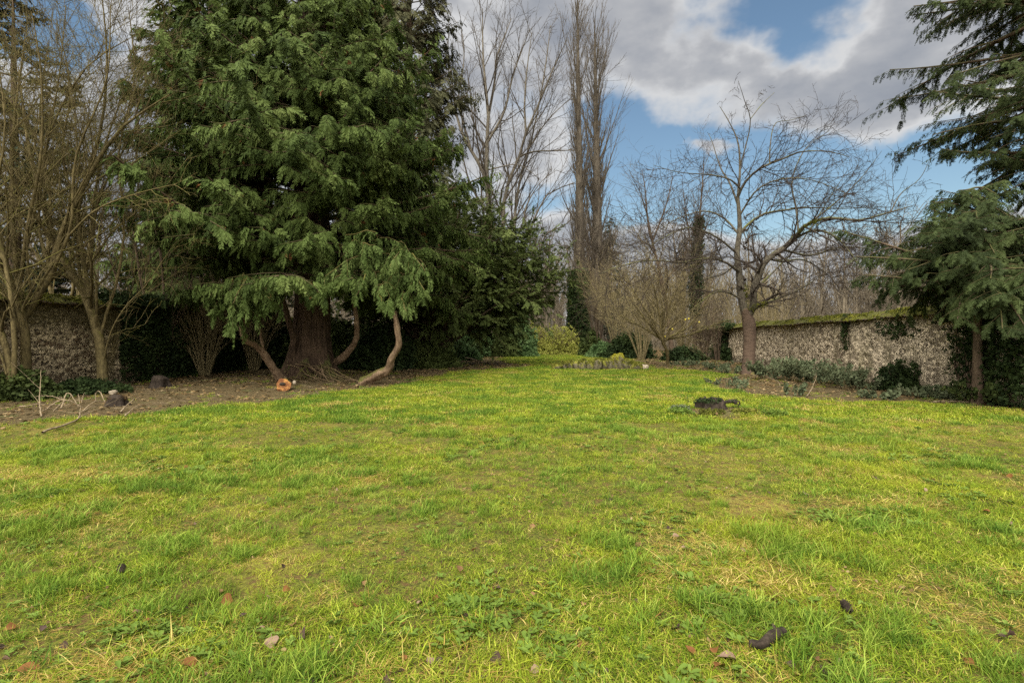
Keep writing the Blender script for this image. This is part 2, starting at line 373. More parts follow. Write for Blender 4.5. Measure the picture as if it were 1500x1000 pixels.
def gz(x, y):
    near = np.exp(-np.maximum(np.hypot(x, y) - 4, 0) / 25)
    h = (fbm(x * .45 + 9, y * .45 + 3, 3) - .5) * .10 * near + (fbm(x * 3, y * 3, 2) - .5) * .03 * near
    h = h + .10 * np.exp(-(((x - STUMP[0]) / .7) ** 2 + ((y - STUMP[1]) / .6) ** 2))
    T = gd(450, 556); h = h + .18 * np.exp(-(((x - T[0]) / 2.0) ** 2 + ((y - T[1] - .8) / 2.0) ** 2))
    h = h + .35 * np.exp(-(((x - gd(700, 531)[0]) / 2.2) ** 2 + ((y - 31) / 2.) ** 2)) * 0
    return h
def axis(lo, hi, step, far):
    a = list(np.arange(lo, hi + 1e-6, step)); s = step; p = a[-1]
    while p < far: s *= 1.25; p += s; a.append(p)
    s = step; p = a[0]; b = []
    while p > -far: s *= 1.25; p -= s; b.append(p)
    return np.array(b[::-1] + a)
gx, gy = axis(-16, 16, .09, 420), axis(0.5, 46, .11, 420)
X, Y = np.meshgrid(gx, gy); Z = gz(X, Y); nx, ny = len(gx), len(gy)
g = Geo(); i = np.arange(ny - 1)[:, None] * nx + np.arange(nx - 1)[None]
g.add(np.stack([X, Y, Z], -1), f4=np.stack([i, i + 1, i + nx + 1, i + nx], -1).reshape(-1, 4), tint=lawn_mask(X, Y).ravel())
M_ground, n = newmat('soil_and_turf')
lm = n.new('ShaderNodeAttribute', attribute_name='tint').outputs['Fac']; pos = n.new('ShaderNodeNewGeometry').outputs['Position']
fine = n.noise(pos, 45, 5, .7); mid = n.noise(pos, 6, 5, .6); big = n.noise(pos, .7, 4)
soil = n.mix(n.rng(fine, .35, .65), (.024, .018, .009), (.165, .122, .056)); soil = n.mix(n.rng(mid, .45, .7, 0, .7), soil, (.055, .038, .018))
soil = n.mix(n.rng(n.noise(pos, 1.4, 4), .56, .70, 0, .45), soil, (.06, .085, .022))
turf = n.mix(n.rng(fine, .35, .65), (.030, .034, .008), (.14, .15, .022)); turf = n.mix(n.rng(big, .5, .68, 0, .5), turf, (.27, .20, .05))
turf = n.mix(n.rng(n.noise(pos, 14, 5, .7), .50, .60, 0, .85), turf, (.10, .058, .025))
finish(n, n.mix(lm, soil, turf), .95, bump=n.math('ADD', fine, mid), bdist=.03, bstr=.8, spec=.1)
ground = solo('ground', g, M_ground, (0, 0, 0), kind='structure', smooth=True)

# ------------------------------------------------------------------ grass: tufts instanced over the lawn
def grassmat(name, cols, patchcols):
    m, n = newmat(name)
    t = n.new('ShaderNodeAttribute', attribute_name='tint').outputs['Fac']; pos = n.new('ShaderNodeNewGeometry').outputs['Position']
    ri = n.new('ShaderNodeObjectInfo').outputs['Random']
    f = n.math('ADD', n.math('MULTIPLY', t, .55), n.math('MULTIPLY', ri, .45)); k = len(cols) - 1
    c = n.ramp(f, [(i / k, cc) for i, cc in enumerate(cols)])
    a = n.rng(n.noise(pos, .8, 6, .7), .44, .66); b = n.rng(n.noise(n.vm('ADD', pos, (31, 7, 0)), 2.1, 5, .65), .48, .66)
    c = n.mix(n.math('MULTIPLY', a, .42), c, patchcols[0]); c = n.mix(n.math('MULTIPLY', b, .35), c, patchcols[1])
    finish(n, c, .7, transl=.3, spec=.12); return m
M_grass = grassmat('grass_blades', [(.020, .048, .004), (.095, .155, .010), (.255, .32, .022), (.56, .55, .10)], [(.35, .35, .020), (.08, .165, .012)])
M_lush = grassmat('lush_grass_blades', [(.020, .052, .008), (.065, .13, .012), (.155, .245, .024), (.38, .45, .08)], [(.22, .26, .02), (.07, .14, .02)])
M_straw = leafmat('dry_grass', [(.18, .10, .025), (.33, .235, .055), (.50, .41, .14)], transl=.2, patch=2, pamt=.2)
M_weed = leafmat('lawn_weed_leaves', [(.06, .10, .014), (.12, .18, .028), (.22, .29, .06)], transl=.25, patch=2)
def tuft(name, n, rad, h, wd, lean, mat, mat2=None, frac2=0., seed=0, segs=2):
    r_ = np.random.default_rng(seed); g1 = Geo()
    V = []; F = []; T = []; MI = []
    for b in range(n):
        a, rr = r_.uniform(0, 6.28), rad * math.sqrt(r_.random()); base = np.array([rr * math.cos(a), rr * math.sin(a), -.008])
        la = r_.uniform(0, 6.28); dry = r_.random() < frac2; ln_ = lean * r_.uniform(.2, 1.6) * (1.8 if dry else 1); hh = h * r_.uniform(.45, 1.15) * (.6 if dry else 1)
        dv = np.array([math.cos(la), math.sin(la), 0]); sv = np.array([-math.sin(la + r_.normal(0, .8)), math.cos(la), 0]) * wd * r_.uniform(.6, 1.2)
        i = len(V); tt = r_.random()
        for q in range(segs):
            u = q / segs; c = base + np.array([0, 0, hh * (u - .28 * u * u * min(ln_, 2))]) + dv * hh * ln_ * u * u
            V += [c - sv * (1 - u * .45), c + sv * (1 - u * .45)]; T += [tt, tt]
        V.append(base + np.array([0, 0, hh * max(1 - .28 * min(ln_, 2), .1)]) + dv * hh * ln_); T.append(tt)
        for q in range(segs - 1): F.append((i + 2 * q, i + 2 * q + 1, i + 2 * q + 3, i + 2 * q + 2)); MI.append(int(dry))
        F.append((i + 2 * segs - 2, i + 2 * segs - 1, i + 2 * segs)); MI.append(int(dry))
    me = bpy.data.meshes.new(name); me.from_pydata([tuple(map(float, v)) for v in V], [], F); me.polygons.foreach_set('material_index', MI)
    at_ = me.attributes.new('tint', 'FLOAT', 'POINT'); at_.data.foreach_set('value', T)
    me.materials.append(mat); me.materials.append(mat2 or mat); me.update()
    return bpy.data.objects.new(name, me)
def rosette(name, n, rad, mat, seed):
    r_ = np.random.default_rng(seed); g1 = Geo()
    for b in range(n):
        a = r_.uniform(0, 6.28); l = rad * r_.uniform(.6, 1.1); c = np.array([math.cos(a), math.sin(a), 0]); s = np.array([-math.sin(a), math.cos(a), 0]) * l * r_.uniform(.16, .28)
        o = r_.normal(0, rad * .35, 3) * [1, 1, 0] + [0, 0, .012]; u = np.array([0, 0, l * r_.uniform(.15, .6)])
        V = [o, o + c * l * .4 + s * .8 + u * .7, o + c * l * .8 + s + u, o + c * l + u * .9, o + c * l * .8 - s + u, o + c * l * .4 - s * .8 + u * .7]
        g1.add(V, f4=[(0, 1, 2, 3), (0, 3, 4, 5)], tint=r_.random())
    return bpy.data.objects.new(name, g1.mesh(name, mat))
T0 = [tuft('turf_tuft', 50, .075, .046, .0019, 1.25, M_grass, M_straw, .20, s, 3) for s in (1, 2, 3)] + \
     [tuft('lush_tuft', 38, .05, .085, .0021, .8, M_lush, M_straw, .10, s, 3) for s in (4, 5)] + \
     [tuft('straw_tuft', 34, .085, .042, .0019, 2.4, M_straw, M_grass, .45, s, 3) for s in (6, 7)] + \
     [rosette('weed_rosette', 9, .038, M_weed, 8), rosette('clover_patch', 22, .018, M_weed, 9)]
T1 = [tuft('far_turf_tuft', 60, .16, .055, .0048, 1.1, M_grass, M_straw, .15, s, 2) for s in (11, 12)] + \
     [tuft('far_lush_tuft', 50, .12, .09, .0045, .7, M_lush, M_straw, .03, s, 2) for s in (13,)] + \
     [tuft('far_straw_tuft', 40, .16, .05, .0042, 2., M_straw, M_grass, .35, s, 2) for s in (14,)]
def scatter_grass(name, x, y, var, scl, tufts, label):
    N = len(x); me = bpy.data.meshes.new(name); me.vertices.add(N)
    me.vertices.foreach_set('co', np.stack([x, y, gz(x, y)], 1).astype(np.float32).ravel())
    for nm, ty, val in (('var', 'INT', var.astype(np.int32)), ('scl', 'FLOAT', scl.astype(np.float32))):
        a = me.attributes.new(nm, ty, 'POINT'); a.data.foreach_set('value', val)
    a = me.attributes.new('rot', 'FLOAT_VECTOR', 'POINT')
    a.data.foreach_set('vector', np.stack([rng.normal(0, .12, N), rng.normal(0, .12, N), U(0, 6.28, N)], 1).astype(np.float32).ravel())
    ob = bpy.data.objects.new(name, me); SC.collection.objects.link(ob); setp(ob, label, 'grass', None, 'stuff')
    ng = bpy.data.node_groups.new(name, 'GeometryNodeTree'); ng.interface.new_socket('Geometry', in_out='INPUT', socket_type='NodeSocketGeometry')
    ng.interface.new_socket('Geometry', in_out='OUTPUT', socket_type='NodeSocketGeometry'); nn, lk = ng.nodes, ng.links
    gi, go = nn.new('NodeGroupInput'), nn.new('NodeGroupOutput'); jn = nn.new('GeometryNodeJoinGeometry')
    def na(nm, ty):
        q = nn.new('GeometryNodeInputNamedAttribute'); q.data_type = ty; q.inputs[0].default_value = nm; return q.outputs[0]
    rot, sc_, va = na('rot', 'FLOAT_VECTOR'), na('scl', 'FLOAT'), na('var', 'INT')
    for k, tf in enumerate(tufts):
        oi = nn.new('GeometryNodeObjectInfo'); oi.inputs['Object'].default_value = tf; oi.inputs['As Instance'].default_value = True
        cmp_ = nn.new('FunctionNodeCompare'); cmp_.data_type = 'INT'; cmp_.operation = 'EQUAL'; lk.new(va, cmp_.inputs[2]); cmp_.inputs[3].default_value = k
        ip = nn.new('GeometryNodeInstanceOnPoints'); lk.new(gi.outputs[0], ip.inputs['Points']); lk.new(cmp_.outputs[0], ip.inputs['Selection'])
        lk.new(oi.outputs['Geometry'], ip.inputs['Instance']); lk.new(rot, ip.inputs['Rotation']); lk.new(sc_, ip.inputs['Scale']); lk.new(ip.outputs[0], jn.inputs[0])
    lk.new(jn.outputs[0], go.inputs[0]); md = ob.modifiers.new('scatter', 'NODES'); md.node_group = ng
    return ob
def pts_in(y0, y1, dens, half):
    n_ = int(dens * (y1 - y0) * 2 * half(y1)); y = U(y0, y1, n_); x = U(-1, 1, n_) * half(y1); k = np.abs(x) < half(y)
    return x[k], y[k]
half = lambda y: 1.12 * y + 1.2
xs, ys = zip(*[pts_in(a, b, dn, half) for a, b, dn in ((1.2, 4, 520), (4, 6.5, 330), (6.5, 9.5, 200))]); x, y = np.concatenate(xs), np.concatenate(ys)
k = rng.random(len(x)) < lawn_mask(x, y) ** 2 * (.55 + .45 * thin(x, y)); x, y = x[k], y[k]
lu = fbm(x * 2.2 + 60, y * 3.2 + 20, 3) + rng.normal(0, .09, len(x)); dryp = fbm(x * 1.9 + 5, y * 2.6 + 120, 4) + rng.normal(0, .10, len(x)); we = fbm(x * 1.6 + 200, y * 1.9, 3) + rng.normal(0, .09, len(x))
var = rng.integers(0, 3, len(x)); var = np.where(lu > .62, 3 + rng.integers(0, 2, len(x)), var); var = np.where(dryp > .61, 5 + rng.integers(0, 2, len(x)), var)
var = np.where((we > .68) & (rng.random(len(x)) < .5), 7 + rng.integers(0, 2, len(x)), var)
scatter_grass('grass', x, y, var, U(.7, 1.3, len(x)) * (.75 + .5 * thin(x, y)), T0, 'short rough lawn grass with mossy and straw patches in the foreground')
xs, ys = zip(*[pts_in(a, b, dn, half) for a, b, dn in ((9.0, 15, 130), (15, 26, 75), (26, 46, 40))]); x, y = np.concatenate(xs), np.concatenate(ys)
lmk = lawn_mask(x, y); k = rng.random(len(x)) < lmk ** 2; x, y = x[k], y[k]
lu = fbm(x * 1.2 + 60, y * 1.6 + 20, 4) + rng.normal(0, .09, len(x)); dryp = fbm(x * 1.0 + 5, y * 1.3 + 120, 4) + rng.normal(0, .09, len(x))
var = rng.integers(0, 2, len(x)); var = np.where(lu > .62, 2, var); var = np.where(dryp > .66, 3, var)
scatter_grass('grass', x, y, var, U(.7, 1.3, len(x)), T1, 'bright green lawn grass running back to the trees')
# sparse weeds and grass in the soil strips
n_ = 9000; x, y = U(-15, 14, n_), U(6, 40, n_); k = (lawn_mask(x, y) < .3) & (fbm(x * .9 + 33, y * .9 + 70, 3) > .55) & (np.abs(x) < half(y)); x, y = x[k], y[k]
scatter_grass('grass', x, y, rng.integers(0, 4, len(x)), U(.5, 1.2, len(x)), T1, 'sparse grass and weeds coming up through the bare soil')

# ------------------------------------------------------------------ dry leaf litter and twigs on the bare soil
g = Geo(); n_ = 150000; x, y = U(-26, 22, n_), U(5.5, 60, n_)
den = np.clip(1.2 - lawn_mask(x, y) * 1.3, 0.0, 1) * (.35 + .65 * (fbm(x * .8, y * .8, 3) > .48)); k = (rng.random(n_) < den) & (np.abs(x) < half(y)); x, y = x[k], y[k]; n_ = len(x)
leafV = np.array([(0, 0, 0), (.28, .35, .06), (.2, .8, .02), (0, 1, .1), (-.22, .75, .0), (-.3, .35, .08)], np.float32)
leafT = (leafV, np.array([(0, 1, 2, 3), (0, 3, 4, 5)]))
az_ = U(0, 6.28, n_); place(g, leafT, np.stack([x, y, gz(x, y) + U(.005, .03, n_)], 1), np.stack([np.cos(az_), np.sin(az_), rng.normal(0, .25, n_)], 1),
      np.stack([rng.normal(0, .35, n_), rng.normal(0, .35, n_), np.ones(n_)], 1), U(.035, .085, n_) * (1 + y / 40), rng.random(n_))
n_ = 9000; x, y = U(-11, 11, n_), 1.3 + 22 * rng.random(n_) ** 1.3; k = (lawn_mask(x, y) > .4) & (np.abs(x) < half(y)) & (fbm(x * 1.3 + 9, y * 1.3 + 44, 3) + rng.normal(0, .06, n_) > .53); x, y = x[k], y[k]; n_ = len(x); az_ = U(0, 6.28, n_)
place(g, leafT, np.stack([x, y, gz(x, y) + U(.008, .035, n_)], 1), np.stack([np.cos(az_), np.sin(az_), rng.normal(0, .4, n_)], 1), np.stack([rng.normal(0, .6, n_), rng.normal(0, .6, n_), np.ones(n_)], 1), U(.014, .034, n_) * (1 + y / 30), rng.random(n_) * .8)
solo('leaf_litter', g, M_brownleaf, (0, 0, 0), 'brown dead leaves over the bare soil, thinning to crumbs in the lawn', 'leaf litter', kind='stuff')
g = Geo(); n_ = 2600; x, y = U(-14, 13, n_), U(7, 34, n_); k = (lawn_mask(x, y) < .4) & (np.abs(x) < half(y)); x, y = x[k], y[k]; n_ = len(x)
a = U(0, 6.28, n_); l = U(.08, .4, n_); zz = gz(x, y) + .02; e = np.stack([np.cos(a) * l, np.sin(a) * l, U(-.01, .06, n_)], 1); p0 = np.stack([x, y, zz], 1)
tube(g, dict(P=np.stack([p0, p0 + e * .5 + rng.normal(0, .01, (n_, 3)), p0 + e], 1), R=np.repeat(U(.002, .006, n_)[:, None], 3, 1)), 3)
solo('twig_litter', g, M_deadwood, (0, 0, 0), 'fine broken twigs strewn over the bare soil beside the lawn', 'twig litter', kind='stuff')

# ------------------------------------------------------------------ old rubble walls
def wallmat(name, pale, dark, green, darkfrac=.4, top=2.2):
    m, n = newmat(name); pos = n.new('ShaderNodeTexCoord').outputs['Object']
    q = n.vm('ADD', pos, n.vm('MULTIPLY', n.noise(pos, 7, 3, out=1), (.12, .12, .12)))
    q = n.vm('MULTIPLY', q, (1, 1, 1.5))
    vo = n.new('ShaderNodeTexVoronoi', {'Vector': q, 'Scale': 7.0, 'Randomness': 1.0}, feature='F1'); vc = n.new('ShaderNodeSeparateColor', {0: vo.outputs['Color']})
    ed = n.new('ShaderNodeTexVoronoi', {'Vector': q, 'Scale': 7.0}, feature='DISTANCE_TO_EDGE').outputs[0]
    vo2 = n.new('ShaderNodeTexVoronoi', {'Vector': q, 'Scale': 12.0}, feature='F1'); v2 = n.new('ShaderNodeSeparateColor', {0: vo2.outputs['Color']})
    stone = n.mix(vc.outputs[0], tuple(c * .62 for c in pale), pale); stone = n.mix(n.rng(vc.outputs[1], 1 - darkfrac, 1 - darkfrac + .04), stone, dark)
    mort = tuple(c * .85 for c in pale); c = n.mix(n.rng(ed, .03, .09), mort, stone)
    hole = n.math('MULTIPLY', n.rng(v2.outputs[0], .60, .64), n.rng(n.noise(pos, 1.1, 3), .38, .55)); hole = n.math('MULTIPLY', hole, n.rng(vo2.outputs[0], .50, .30))
    c = n.mix(hole, c, (.07, .053, .037))
    c = n.mix(n.rng(n.noise(pos, 25, 4, .7), .4, .7, 0, .3), c, tuple(x * .5 for x in pale))
    zz = n.new('ShaderNodeSeparateXYZ', {0: pos}).outputs[2]
    st = n.noise(n.vm('MULTIPLY', pos, (1, 1, .25)), 1.1, 5, .6)
    c = n.mix(n.math('MULTIPLY', n.rng(st, .50, .70), .6), c, green)
    c = n.mix(n.math('MULTIPLY', n.rng(n.math('ADD', zz, n.math('MULTIPLY', st, 1.6)), top + .35, top + 1.0), .75), c, tuple(x * .5 for x in green))
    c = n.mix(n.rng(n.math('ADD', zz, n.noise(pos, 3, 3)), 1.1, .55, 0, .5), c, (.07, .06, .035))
    h = n.math('SUBTRACT', n.math('ADD', n.rng(ed, 0, .14), n.math('MULTIPLY', n.noise(pos, 30, 4), .5)), n.math('MULTIPLY', hole, 1.2))
    finish(n, c, .95, bump=h, bdist=.05, bstr=1.0, spec=.1); return m
M_tile = barkmat('weathered_tile', (.05, .035, .025), (.12, .085, .06), 4., 1., moss=(.11, .11, .022), mossamt=.55, bump=.02)
M_moss = leafmat('cushion_moss', [(.045, .05, .010), (.10, .105, .016), (.21, .20, .028)], transl=.1, rough=.9, patch=2.5, pamt=.6)
def wall(name, A, B, H, face, label, mat, caplabel):
    A, B = np.array(A, float), np.array(B, float); L = np.linalg.norm(B - A); dv = (B - A) / L; nv = np.array([-dv[1], dv[0]]) * face
    base = np.array([*((A + B) / 2), 0.]); root = empty(name, base, label, 'wall'); g = Geo()
    for side in (1, -1):
        s = np.arange(0, L, .05 if side == 1 else .5); zs = np.arange(-.15, H + .001, .05 if side == 1 else .5); zs[-1] = H; S, Zz = np.meshgrid(s, zs)
        q = np.zeros_like(S) if side < 0 else (fbm(S * 5, Zz * 8 + 9, 3) - .5) * .10 + (fbm(S * .6 + 3, Zz * .9, 2) - .5) * .12
        off = (.2 + q) * side; V = np.stack([A[0] + dv[0] * S + nv[0] * off, A[1] + dv[1] * S + nv[1] * off, Zz], -1)
        i = np.arange(len(zs) - 1)[:, None] * len(s) + np.arange(len(s) - 1)[None]; g.add(V, f4=np.stack([i, i + 1, i + len(s) + 1, i + len(s)], -1).reshape(-1, 4))
    for E, sg in ((A, -1), (A + dv * s[-1], 1)):
        e = [(E[0] + nv[0] * o, E[1] + nv[1] * o, z_) for o, z_ in ((.2, -.15), (.2, H), (-.2, H), (-.2, -.15))]; g.add(e, f4=[(0, 1, 2, 3)])
    part('masonry', g, mat, root, smooth=True)
    # sagging cap of overlapping tiles
    g = Geo(); step = .17; k = int(L / step)
    for side in (1, -1):
        for row in range(2):
            s0 = np.arange(k) * step + row * step / 2; zt = H + .24 - row * .10 + (vnoise(s0 * .35, s0 * 0 + 3) - .5) * .08; o0 = .0 + row * .17
            jit = rng.normal(0, .012, (k, 4)); wd = step * .52
            V = np.empty((k, 8, 3)); cs = [(-wd, 0, 0), (wd, 0, 0), (wd, .22, -.13), (-wd, .22, -.13)]
            for c_, (ds, do, dz) in enumerate(cs):
                o = (o0 + do) * side + jit[:, c_]; ss = s0 + ds
                V[:, c_, 0] = A[0] + dv[0] * ss + nv[0] * o; V[:, c_, 1] = A[1] + dv[1] * ss + nv[1] * o; V[:, c_, 2] = zt + dz + jit[:, (c_ + 1) % 4]
            V[:, 4:] = V[:, :4] - [0, 0, .035]
            F = np.array([(0, 1, 2, 3), (4, 7, 6, 5), (0, 4, 5, 1), (1, 5, 6, 2), (2, 6, 7, 3), (3, 7, 4, 0)]); g.add(V, f4=(F[None] + (np.arange(k) * 8)[:, None, None]).reshape(-1, 4), tint=np.repeat(rng.random(k), 8))
    part('coping', g, M_tile, root, label=caplabel)
    g = Geo(); n_ = int(L * 260); ss = U(0, L, n_); o = rng.normal(0, .19, n_).clip(-.42, .42); kk = fbm(ss * 1.6, o * 4 + 8, 3) > .48; ss, o = ss[kk], o[kk]
    zt = H + .265 - np.abs(o) * .56 + (vnoise(ss * .35, ss * 0 + 3) - .5) * .08; n_ = len(ss)
    p = np.stack([A[0] + dv[0] * ss + nv[0] * o, A[1] + dv[1] * ss + nv[1] * o, zt - .01], 1)
    place(g, clump_tmpl(7, .9, 5), p, rng.normal(0, 1, (n_, 3)) + [0, 0, 1], rng.normal(0, 1, (n_, 3)) + [0, 0, 1.5], U(.03, .075, n_), rng.random(n_)); part('moss', g, M_moss, root)
    return root
M_brightmoss = leafmat('bright_cushion_moss', [(.16, .15, .016), (.32, .29, .025), (.5, .45, .05)], transl=.1, rough=.9, patch=2.5)
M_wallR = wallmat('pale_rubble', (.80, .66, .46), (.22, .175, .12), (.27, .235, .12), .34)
M_wallL = wallmat('brown_rubble', (.62, .50, .31), (.14, .095, .055), (.19, .16, .06), .42, top=1.9)  # darker, browner stone than the right wall
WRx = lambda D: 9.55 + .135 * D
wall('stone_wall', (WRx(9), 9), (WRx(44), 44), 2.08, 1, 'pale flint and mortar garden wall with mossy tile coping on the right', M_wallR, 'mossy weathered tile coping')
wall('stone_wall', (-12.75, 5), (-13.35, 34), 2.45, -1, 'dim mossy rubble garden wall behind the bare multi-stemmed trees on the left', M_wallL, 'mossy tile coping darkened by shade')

# ------------------------------------------------------------------ evergreen builders
def conifer_geo(base, H, z0, Rz, nl, elev, tmpls, fo, trunk_r=.3, droop=.12, sec=dict(), spm=9, upt=.05, seed=0, lean=(0, 0), keep=None, secln=.42, secdens=2.2, wiggle=.10, clumpy=None, zpow=1.0, tt=(.3, 1)):
    """trunk batch, limb batch, secondary batch and foliage geometry for a conifer; Rz(z) gives the crown radius"""
    global rng
    rng = np.random.default_rng(100 + seed); base = np.asarray(base, float)
    z = z0 + (H - z0 - .3) * (rng.random(nl) ** zpow); az_ = U(0, 2 * np.pi, nl); rad = np.array([Rz(q) for q in z]) * rng.normal(1, .13, nl).clip(.6, 1.25)
    if clumpy is not None: rad = rad * (1 - clumpy + clumpy * 2 * fbm(az_ * 1.2 + 5 + seed, z * .45 + seed, 2))
    if keep is not None: k = keep(z, az_); z, az_, rad = z[k], az_[k], rad[k]
    N = len(z); o = np.stack([np.cos(az_), np.sin(az_), np.zeros(N)], 1); n = 8; pts = []; ll = np.stack([base[0] + lean[0] * z / H, base[1] + lean[1] * z / H, base[2] + z], 1)
    e = np.array([elev(q) for q in z]) + rng.normal(0, .12, N); wv = rng.normal(0, wiggle, (N, 3)); p = ll - o * .0
    for i in range(n + 1):
        u = i / n; pts.append(ll + o * (rad * u)[:, None] + np.array([0, 0, 1.]) * (rad * (np.tan(e) * u - droop * 2 * u * u + upt * 3 * u ** 3))[:, None] + wv * (rad * u * (u - .2) * 1.2)[:, None])
    limbs = dict(P=np.stack(pts, 1), R=np.maximum(rad * .016 + .012, .01)[:, None] * np.linspace(1, .2, n + 1)[None])
    secs = grow(limbs, secdens, t=tt, ang=(55, 14), ln=(secln, .1), rr=.5, n=4, wander=.08, up=-droop * .5, minr=.004, fall=.75, flat=.35, side=True, cnt=(2, 26), maxlen=2.2)
    g = Geo(); foliate(g, tmpls, secs, spm, fo['size'], fo.get('droop', .5), fo.get('spread', .8), t=(.1, 1.), upn=fo.get('upn', 1.), centre=base, cnt=(2, 60))
    foliate(g, tmpls, limbs, spm * 1.5, fo['size'], fo.get('droop', .5), fo.get('spread', .8), t=(tt[0] + .15, 1.), upn=fo.get('upn', 1.), centre=base)
    return limbs, secs, g
SPR = [spray_tmpl(8, .042, .42, .5, 38, s, .025, .7) for s in (1, 2, 3)]
SPR_Y = [spray_tmpl(6, .05, .34, .15, 55, s, .03) for s in (4, 5)]
SPR_H = [spray_tmpl(8, .035, .30, .12, 62, s, .022, .6) for s in (6, 7)]

# ---- the great western red cedar with its layered stems
TB = gd(450, 556); TB[1] += .35; TB[2] = 0
root = empty('cedar_tree', TB, 'huge dark green cedar with fluted red trunk and drooping sprays left of the lawn', 'tree')
part('trunk', smoothtrunk([TB + [0, 0, -.2], TB + [-.02, 0, 1.2], TB + [.05, 0, 3], TB + [.1, 0, 8], TB + [.1, .0, 17.5]], [.62, .56, .50, .36, .06], 60, 72, 7, .09, .05, .95, .75, 1), M_bark_thuja, root, True)
Rth = lambda z: np.interp(z, [1.5, 2.6, 4.2, 6, 9, 12.5, 16, 19], [3.6, 4.3, 4.75, 4.7, 3.6, 2.4, 1.4, .5])
Eth = lambda z: np.interp(z, [2, 6, 12, 18], [.02, .18, .45, .8])
def keepth(z, a): return ~((z < 4.6) & (np.sin(a) < -.1) & (rng.random(len(z)) < np.where(z < 3.8, .7, .2)))
limbs, secs, gf = conifer_geo(TB, 18.5, 3.0, Rth, 360, Eth, SPR, dict(size=(.26, .56), droop=1.0, spread=.8, upn=.8), droop=.13, upt=.07, spm=11, seed=1, secdens=2.3, secln=.36, keep=keepth, clumpy=.30, zpow=1.0)
g = Geo(); tube(g, limbs, 5); part('limbs', g, M_bark_thuja, root); g = Geo(); tube(g, secs, 3); part('branchlets', g, M_bark_brown, root)
part('crown', gf, M_thuja, root)
# bright low sprays on layered stems that rise again from the ground
def stem_part(lines, radii, mat, rt, name='layered_stem', k=20, label=None, seed=0):
    q = np.random.default_rng(seed); lines = [lines[0]] + [l + q.normal(0, .01, 3) for l in lines[1:]]
    part(name, smoothtrunk(lines, [x * .72 for x in radii], 48, k, 4, .12, .38, .3, .3, seed), mat, rt, True, label)
DL = 17.4
stem_part([at(412, 556, 17.2), at(398, 536, 16.9), at(383, 513, 16.5), at(372, 503, 16.2), at(359, 499, 15.9), at(355, 485, 15.7), at(356, 465, 15.6), at(358, 440, 15.6)], [.17, .15, .15, .14, .11, .09, .05], M_bark_stem, root, label='mossy layered stem curving up on the near left', seed=3)
stem_part([at(386, 515, 16.5), at(382, 490, 16.4), at(377, 460, 16.3)], [.07, .05, .03], M_bark_stem, root, seed=4, k=8)
stem_part([at(532, 561, 16.6), at(550, 551, 16.4), at(568, 541, 16.1), at(574, 525, 15.9), at(583, 505, 15.7), at(582, 480, 15.6), at(579, 455, 15.6)], [.22, .20, .17, .13, .11, .08], M_bark_stem, root, label='pale bare layered stem curving up on the near right', seed=5)
stem_part([at(478, 533, 19.), at(497, 526, 18.8), at(512, 513, 18.6), at(521, 497, 18.4), at(522, 470, 18.2), at(518, 440, 18.2)], [.2, .17, .14, .11, .08], M_bark_stem, root, seed=6, label='dim layered stem behind the trunk')
stem_part([at(424, 545, 18.0), at(431, 500, 17.8), at(423, 470, 17.6), at(413, 430, 17.6)], [.2, .16, .14, .08], M_bark_thuja, root, seed=7)
rng = np.random.default_rng(21); ln_ = []
for _ in range(46):
    a = U(-.6, 2.2) - 1.2; l = U(.5, 1.5); p = TB + [U(-.5, .9), -.75 + U(-.2, .2), U(.1, .65)]
    ln_.append([p, p + [math.cos(a) * l * .4, -.25 * l, -.05], p + [math.cos(a) * l * .8, -.5 * l, -p[2] * .5], [p[0] + math.cos(a) * l * 1.3, p[1] - .6 * l, .03]])
g = Geo(); tube(g, batch(ln_, [[.022, .01]] * len(ln_), 10), 5); part('roots', g, M_bark_stem, root)
def plume(centre_lines, mat, per=40, size=(.2, .42), name='low_sprays', rt=root):
    b = batch(centre_lines, [[.03, .008]] * len(centre_lines), 9); s = grow(b, 3.2, t=(.15, 1), ang=(58, 15), ln=(.45, .1), rr=.5, n=4, wander=.1, up=-.42, flat=.4, side=True, cnt=(4, 16), maxlen=1.0)
    b['P'][:, 2:] += np.cumsum(rng.normal(0, .05, b['P'][:, 2:].shape), 1); g = Geo(); foliate(g, SPR, s, per * .35, (.14, .48), 1.0, .9, cnt=(2, 40)); foliate(g, SPR, b, per * .5, size, 1.2, .9); part(name, g, mat, rt); g = Geo(); tube(g, b, 4); tube(g, s, 3); part('spray_twigs', g, M_bark_olive, rt)
plume([[at(362, 430, 15.8), at(348, 408, 15.2), at(316, 448, 14.9)], [at(362, 425, 15.8), at(360, 404, 14.9), at(340, 462, 14.5)], [at(362, 425, 15.8), at(385, 408, 15.), at(402, 446, 14.6)], [at(372, 428, 15.8), at(335, 420, 15.), at(312, 440, 14.8)],
       [at(365, 425, 15.8), at(378, 405, 15.4), at(392, 430, 14.9)], [at(362, 425, 15.8), at(362, 408, 15.), at(368, 462, 14.7)], [at(362, 425, 15.8), at(350, 412, 15.), at(352, 470, 14.8)]], M_thuja_light)
